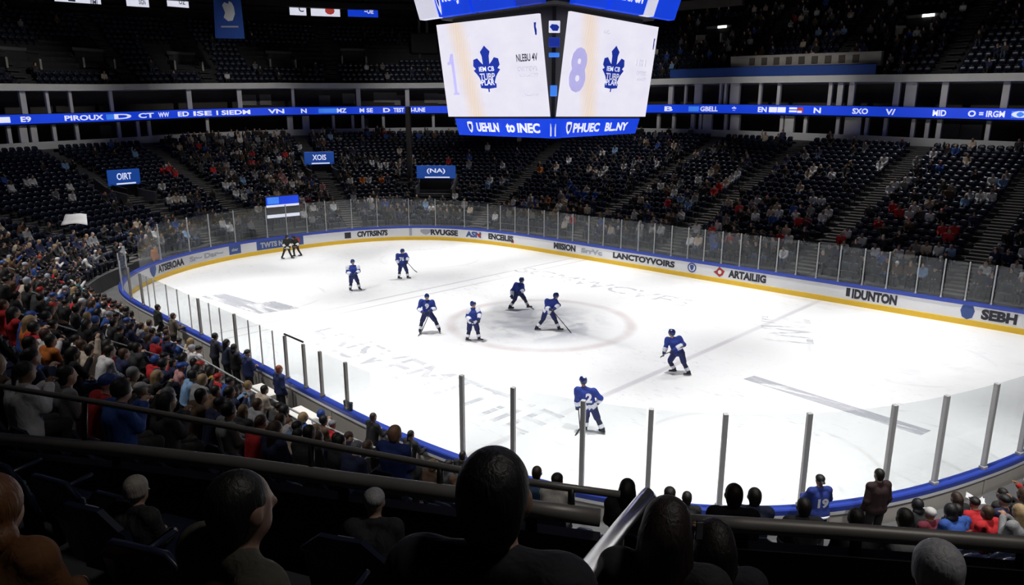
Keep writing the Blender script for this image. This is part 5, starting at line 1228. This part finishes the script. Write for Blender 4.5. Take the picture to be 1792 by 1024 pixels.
def place(zone, i, jc=None):
    Zz = ZONE[zone]
    if Zz['occ'][i]: return
    Zz['occ'][i] = True
    near = zone == 'near'
    jc = jc or pick(W_NEAR if near else W_FAR)
    r = random.random()
    hair = 'short' if r < .46 else 'long' if r < .62 else 'cap' if r < .80 else 'beanie' if r < .92 else 'pony' if r < .96 else 'hood'
    if hair in ('short','long','pony'): hc = pick([('dark',55),('brown',30),('fair',15)])
    elif hair == 'hood': hc = 'black'
    else: hc = pick([('black',40),('blue',14),('white',16),('grey',14),('red',6),('dark',10)])
    SPEC.append(dict(zone=zone, s=Zz['s'][i], d=Zz['d'][i], k=int(Zz['k'][i]), p=Zz['p'][i], a=Zz['a'][i]+random.uniform(-.25,.25), jc=jc, hair=hair, hc=hc, dep=Zz['dep'][i],
                     pose=pick([('sit',48),('lean',26),('clap',12),('phone',8),('up',3 if not near else 1)]), px=Zz['hx'][i], py=Zz['hy'][i]))
for zone, (x, y, c) in HOT:
    Zz = ZONE[zone]; e = (Zz['hx']-x)**2+(Zz['hy']+6-y)**2+np.where(Zz['vis'] & ~Zz['occ'], 0, 1e9); i = int(e.argmin())
    if e[i] < 900: place(zone, i, c)
for zone in ('far','near','upper'):
    Zz = ZONE[zone]
    for i in np.where(Zz['vis'])[0]:
        if random.random() < prob(zone, Zz['s'][i], Zz['d'][i]): place(zone, i)
SPEC.sort(key=lambda q: q['dep'])
AREA = {'near':'near stand beside the left boards','far':'','upper':'upper deck'}
def area_of(q):
    s = float(wrap(q['s']))
    if q['zone'] == 'near': return 'left stand by the boards' if s < 96 else ('end stand below the thick rail' if s < 104 else 'end stand at the lower right corner')
    if q['zone'] == 'upper': return 'upper right deck' if s < 34 else 'upper left deck'
    return 'far right stand' if s < 30 else 'far corner stand' if s < 44 else 'far left end stand' if s < 64 else 'left corner stand'
POSW = {'sit':'sitting back','lean':'leaning forward','clap':'with hands raised together','phone':'holding up one hand','up':'waving one arm'}
HAIRW = {'short':'%s hair','long':'long %s hair','pony':'a %s ponytail','cap':'a %s cap','beanie':'a %s knit hat','hood':'a %s hood up'}
NOBJ = 262
for n, q in enumerate(SPEC[:NOBJ]):
    hw = HAIRW[q['hair']] % (q['hc'] if q['hc'] != 'dark' or q['hair'] in ('short','long','pony') else 'dark')
    lab = 'spectator in a %s jacket and %s %s, %s row, %s' % (q['jc'], hw, POSW[q['pose']], ORD[q['k']], area_of(q))
    if len(lab.split()) > 16: lab = '%s-jacketed spectator with %s, %s row, %s' % (q['jc'].replace(' ', '-'), hw, ORD[q['k']], area_of(q))
    if len(lab.split()) > 16: lab = '%s-jacketed spectator in %s row, %s' % (q['jc'].replace(' ', '-'), ORD[q['k']], area_of(q))
    q['label'] = lab
cnt = {}
for q in SPEC[:NOBJ]: cnt[q['label']] = cnt.get(q['label'], 0)+1
for n, q in enumerate(SPEC[:NOBJ]):
    grp = 'spectators in the '+area_of(q)
    sc = random.uniform(.93,1.05)
    if n < 95:
        person(q['pose'], q['hair'], q['p'], q['a'], PAL[q['jc']], random.choice([(.015,.018,.035),(.02,.02,.022),(.05,.09,.18),(.04,.035,.03)]), HAIRC[q['hc']], random.choice(SKINS), q['label'], grp, sc)
    else:
        hm = {'dark':'hair_dark','brown':'hair_brown','fair':'hair_fair','white':'cap_white'}.get(q['hc'], 'hair_dark')
        if q['hc'] in ('red','blue'): hm = 'ad_red' if q['hc'] == 'red' else 'ad_blue'
        if q['hc'] == 'grey': hm = 'ad_grey'
        o = bpy.data.objects.new('person', small_mesh(q['pose'], q['hair'], hm)); COL.objects.link(o); o.location = q['p']; o.rotation_euler = (0,0,q['a']); o.scale = (sc,)*3
        o.color = (*PAL[q['jc']],1); tag(o, q['label'], 'person', grp)
# everyone farther away: one object, built from the same seated figures, coarser
def coarse(pose):
    J = POSES[pose]; hp, hh = head_prims(J['hea'], hair='short', face=False)
    V, Q, lab = surf(torso(J,.022)+legs(J,.012)+hands(J)+neck(J)+hp+hh, .062); return V, Q, lab
CO = {p: coarse(p) for p in ('sit','lean','clap','phone','up')}
vs, fs, cs, off_ = [], [], [], 0
for q in SPEC[NOBJ:]:
    V, Q, lab = CO[q['pose']]; R = Rz(q['a'])*random.uniform(.94,1.06)
    vs.append(V@R.T+q['p']); fs.append(Q+off_); off_ += len(V)
    j, h, sk = PAL[q['jc']], HAIRC[q['hc']], random.choice(SKINS); tr = random.choice([(.015,.018,.035),(.02,.02,.022),(.05,.08,.16)])
    cm = {'jacket':j,'hair':h,'skin':sk,'trousers':tr}; cs.append(np.array([(*cm[l],1) for l in lab], np.float32))
V = np.vstack(vs); F = np.vstack(fs).astype(np.int32); Cc = np.vstack(cs)
me = bpy.data.meshes.new('crowd'); me.vertices.add(len(V)); me.vertices.foreach_set('co', V.ravel().astype(np.float32)); me.loops.add(F.size); me.loops.foreach_set('vertex_index', F.ravel()); me.polygons.add(len(F)); me.polygons.foreach_set('loop_start', np.arange(len(F), dtype=np.int32)*4)
me.update(calc_edges=True); at_ = me.color_attributes.new('Col', 'FLOAT_COLOR', 'CORNER'); at_.data.foreach_set('color', np.repeat(Cc, 4, axis=0).ravel())
me.polygons.foreach_set('use_smooth', np.ones(len(F), bool)); me.materials.append(M['crowd']); o = bpy.data.objects.new('crowd', me); COL.objects.link(o)
tag(o, 'distant seated crowd scattered over the far stands and the upper deck', 'crowd', kind='stuff')

# ------------------------------------------------------------------ the seats themselves: the nearest as objects, the rest one mass
sb_, sp_, sl_, spl_, sa_ = seat_parts(True)
D_ = dict(back=sb_.data('backrest', M['seat_navy'], True), pan=sp_.data('seat_pan', M['seat_navy'], True), leg=sl_.data('pedestal', M['dark_metal']), arm=[a.data('armrest', M['seat_navy'], True) for a in sa_])
allm = MB(); b2, p2, l2, pl2, _ = seat_parts(False)
one = MB()
for x_, mi in ((b2,0),(p2,0),(l2,0),(pl2,1)): one.add(np.vstack(x_.v), x_.f, mi)
one_d = one.data('stadium_chair', [M['seat_navy'], M['seat_plate']])
cand = []
for zone in ('view','near','far','upper'):
    Zz = ZONE[zone]
    for i in np.where(Zz['vis'])[0]: cand.append((Zz['dep'][i]+(6 if Zz['occ'][i] else 0)+(0 if zone != 'near' else 0), zone, i))
cand.sort(key=lambda t: t[0]); NS = 268
objs = {(z, i) for _, z, i in cand[:NS]}
proto = None
def seat_label(zone, s, k):
    if zone == 'view': return 'dark navy folding seat in the %s row %s the thick rail' % (ORD[k] if k else 'first', 'behind')
    return 'dark navy folding seat in the %s row of the near stand %s' % (ORD[k], 'along the left boards' if s < 96 else 'behind the end boards')
for dpt, zone, i in cand[:NS]:
    Zz = ZONE[zone]; s = Zz['s'][i]; k = int(Zz['k'][i]); lab = seat_label(zone, s, k); grp = lab.replace('dark navy folding seat', 'folding seats')
    if zone == 'view':
        e = empty('stadium_chair', Zz['p'][i], Zz['a'][i])
        for nm, me_ in [('backrest',D_['back']),('seat_pan',D_['pan']),('pedestal',D_['leg'])]+[('armrest',a) for a in D_['arm'][:1]]:
            q = bpy.data.objects.new(nm, me_); COL.objects.link(q); q.parent = e
        tag(e, lab, 'seat', grp)
    else:
        o = bpy.data.objects.new('stadium_chair', one_d); COL.objects.link(o); o.location = Zz['p'][i]; o.rotation_euler = (0,0,Zz['a'][i]); tag(o, lab, 'seat', grp)
for fx in FRONT:
    if fx[2] in ('sit','lean','phone','clap'):
        d_, s_ = outd(fx[0]); o = bpy.data.objects.new('stadium_chair', one_d); COL.objects.link(o); o.location = fx[0]; o.rotation_euler = (0,0,frame_at(s_)+PI); tag(o, 'navy folding seat under the '+fx[3], 'seat')
bv = np.vstack(one.v); bf = one.f; bm_ = np.array(one.m)
P_, A_ = [], []
for zone in ('near','far','upper'):
    Zz = ZONE[zone]
    for i in range(len(Zz['s'])):
        if (zone, i) in objs: continue
        if not Zz['vis'][i] and (zone != 'near' or Zz['clash'][i]): continue
        P_.append(Zz['p'][i]); A_.append(Zz['a'][i])
P_ = np.array(P_); A_ = np.array(A_); c_, s_ = np.cos(A_), np.sin(A_)
W_ = np.empty((len(P_), len(bv), 3)); W_[..., 0] = bv[None,:,0]*c_[:,None]-bv[None,:,1]*s_[:,None]+P_[:,0:1]; W_[..., 1] = bv[None,:,0]*s_[:,None]+bv[None,:,1]*c_[:,None]+P_[:,1:2]; W_[..., 2] = bv[None,:,2]+P_[:,2:3]
fl = np.concatenate([np.asarray(f) for f in bf]); ln = np.array([len(f) for f in bf]); nS = len(P_)
LI = (fl[None]+np.arange(nS)[:, None]*len(bv)).ravel().astype(np.int32)
me = bpy.data.meshes.new('seating'); me.vertices.add(nS*len(bv)); me.vertices.foreach_set('co', W_.ravel().astype(np.float32)); me.loops.add(len(LI)); me.loops.foreach_set('vertex_index', LI)
me.polygons.add(nS*len(bf)); lt = np.tile(ln, nS); me.polygons.foreach_set('loop_start', np.r_[0, np.cumsum(lt)[:-1]].astype(np.int32)); me.materials.append(M['seat_navy']); me.materials.append(M['seat_plate'])
me.polygons.foreach_set('material_index', np.tile(bm_, nS).astype(np.int32)); me.update(calc_edges=True); o = bpy.data.objects.new('seating', me); COL.objects.link(o)
tag(o, 'rows of distant dark navy folding seats filling the stands', 'seating', kind='stuff')
# ================================================================== lights and camera
def spot(name, loc, tgt, power, ang, blend, col=(1,.985,.96), r=.6):
    l = bpy.data.lights.new(name, 'SPOT'); l.energy = power; l.spot_size = ang; l.spot_blend = blend; l.shadow_soft_size = r; l.color = col
    o = bpy.data.objects.new(name, l); COL.objects.link(o); o.location = loc
    o.rotation_euler = (Vector(tgt)-Vector(loc)).to_track_quat('-Z','Y').to_euler(); return o
for x in (-21,-10.5,-1,8.5,18):
    for y in (-8.5,8.5):
        spot('rink_floodlight', (x*1.02,y*1.05,27), (x*.98,y*.90,0), 21500, math.radians(46), .72)
for p, t, e in [((4,31,26),(6,24,3),9000),((-14,28,26),(-16,22,3),9000),((-34,16,26),(-33,10,3),5500),((-34,-4,26),(-33,-4,3),3500),((-8,-27,24),(-14,-16.5,2),15000),((5,-25,24),(2,-15.5,1),3000)]:
    spot('house_light', p, t, e*LK, math.radians(80), 1., (1,.98,.95), 1.)
for p, tg, e, an in [((29,-21,25),(17,-9.5,1),11000,30),((22,-27,25),(12.5,-13,1),9000,26),((7,-27,25),(5,-14,.8),8000,30),((33,-9,25),(19.5,-4,1.5),9000,30)]:
    spot('board_fill', p, tg, e*LK, math.radians(an), 1., (1,.98,.95), .5)  # unseen narrow spots added to brighten the near boards and glass posts
for tg, e in [((-49,-9,11.6),9000),((-48,8,11.6),9000),((-40,26,11.8),9000),((-21,37,11.8),9000),((-5,37.5,11.6),8000),((9,37.5,11.2),6000)]:
    spot('balcony_fill', (tg[0]*.25,tg[1]*.25,21), tg, e*LK, math.radians(24), 1., (1,.97,.92), .5)  # unseen spots added to lift the suite fronts and the hanging banner
spot('foreground_fill', (24,-19,17), (20,-23,7), 700*LK, math.radians(70), 1., (1,.95,.9), .6)  # dim unseen spot added so the foreground rails can be made out
w = bpy.data.worlds.new('arena_air'); SC.world = w; w.use_nodes = True
w.node_tree.nodes['Background'].inputs[0].default_value = (.5,.6,1,1); w.node_tree.nodes['Background'].inputs[1].default_value = .004
cam = bpy.data.cameras.new('camera'); co = bpy.data.objects.new('camera', cam); COL.objects.link(co); SC.camera = co
cam.sensor_fit = 'HORIZONTAL'; cam.sensor_width = 36; cam.lens = FOC/1792*36; cam.clip_start = .05; cam.clip_end = 500
Mw = Matrix.Identity(4)
for i, a in enumerate((RIGHT, UP, -FWD)):
    for j in range(3): Mw[j][i] = a[j]
Mw.translation = Vector(CAM); co.matrix_world = Mw
SC.view_settings.view_transform = 'Standard'; SC.view_settings.look = 'None'; SC.view_settings.gamma = 1; SC.view_settings.exposure = EXPO
SC.view_settings.use_curve_mapping = False
SC.cycles.use_denoising = True; SC.cycles.max_bounces = 6; SC.cycles.diffuse_bounces = 3; SC.cycles.glossy_bounces = 3; SC.cycles.transparent_max_bounces = 24
SC.cycles.sample_clamp_indirect = 6
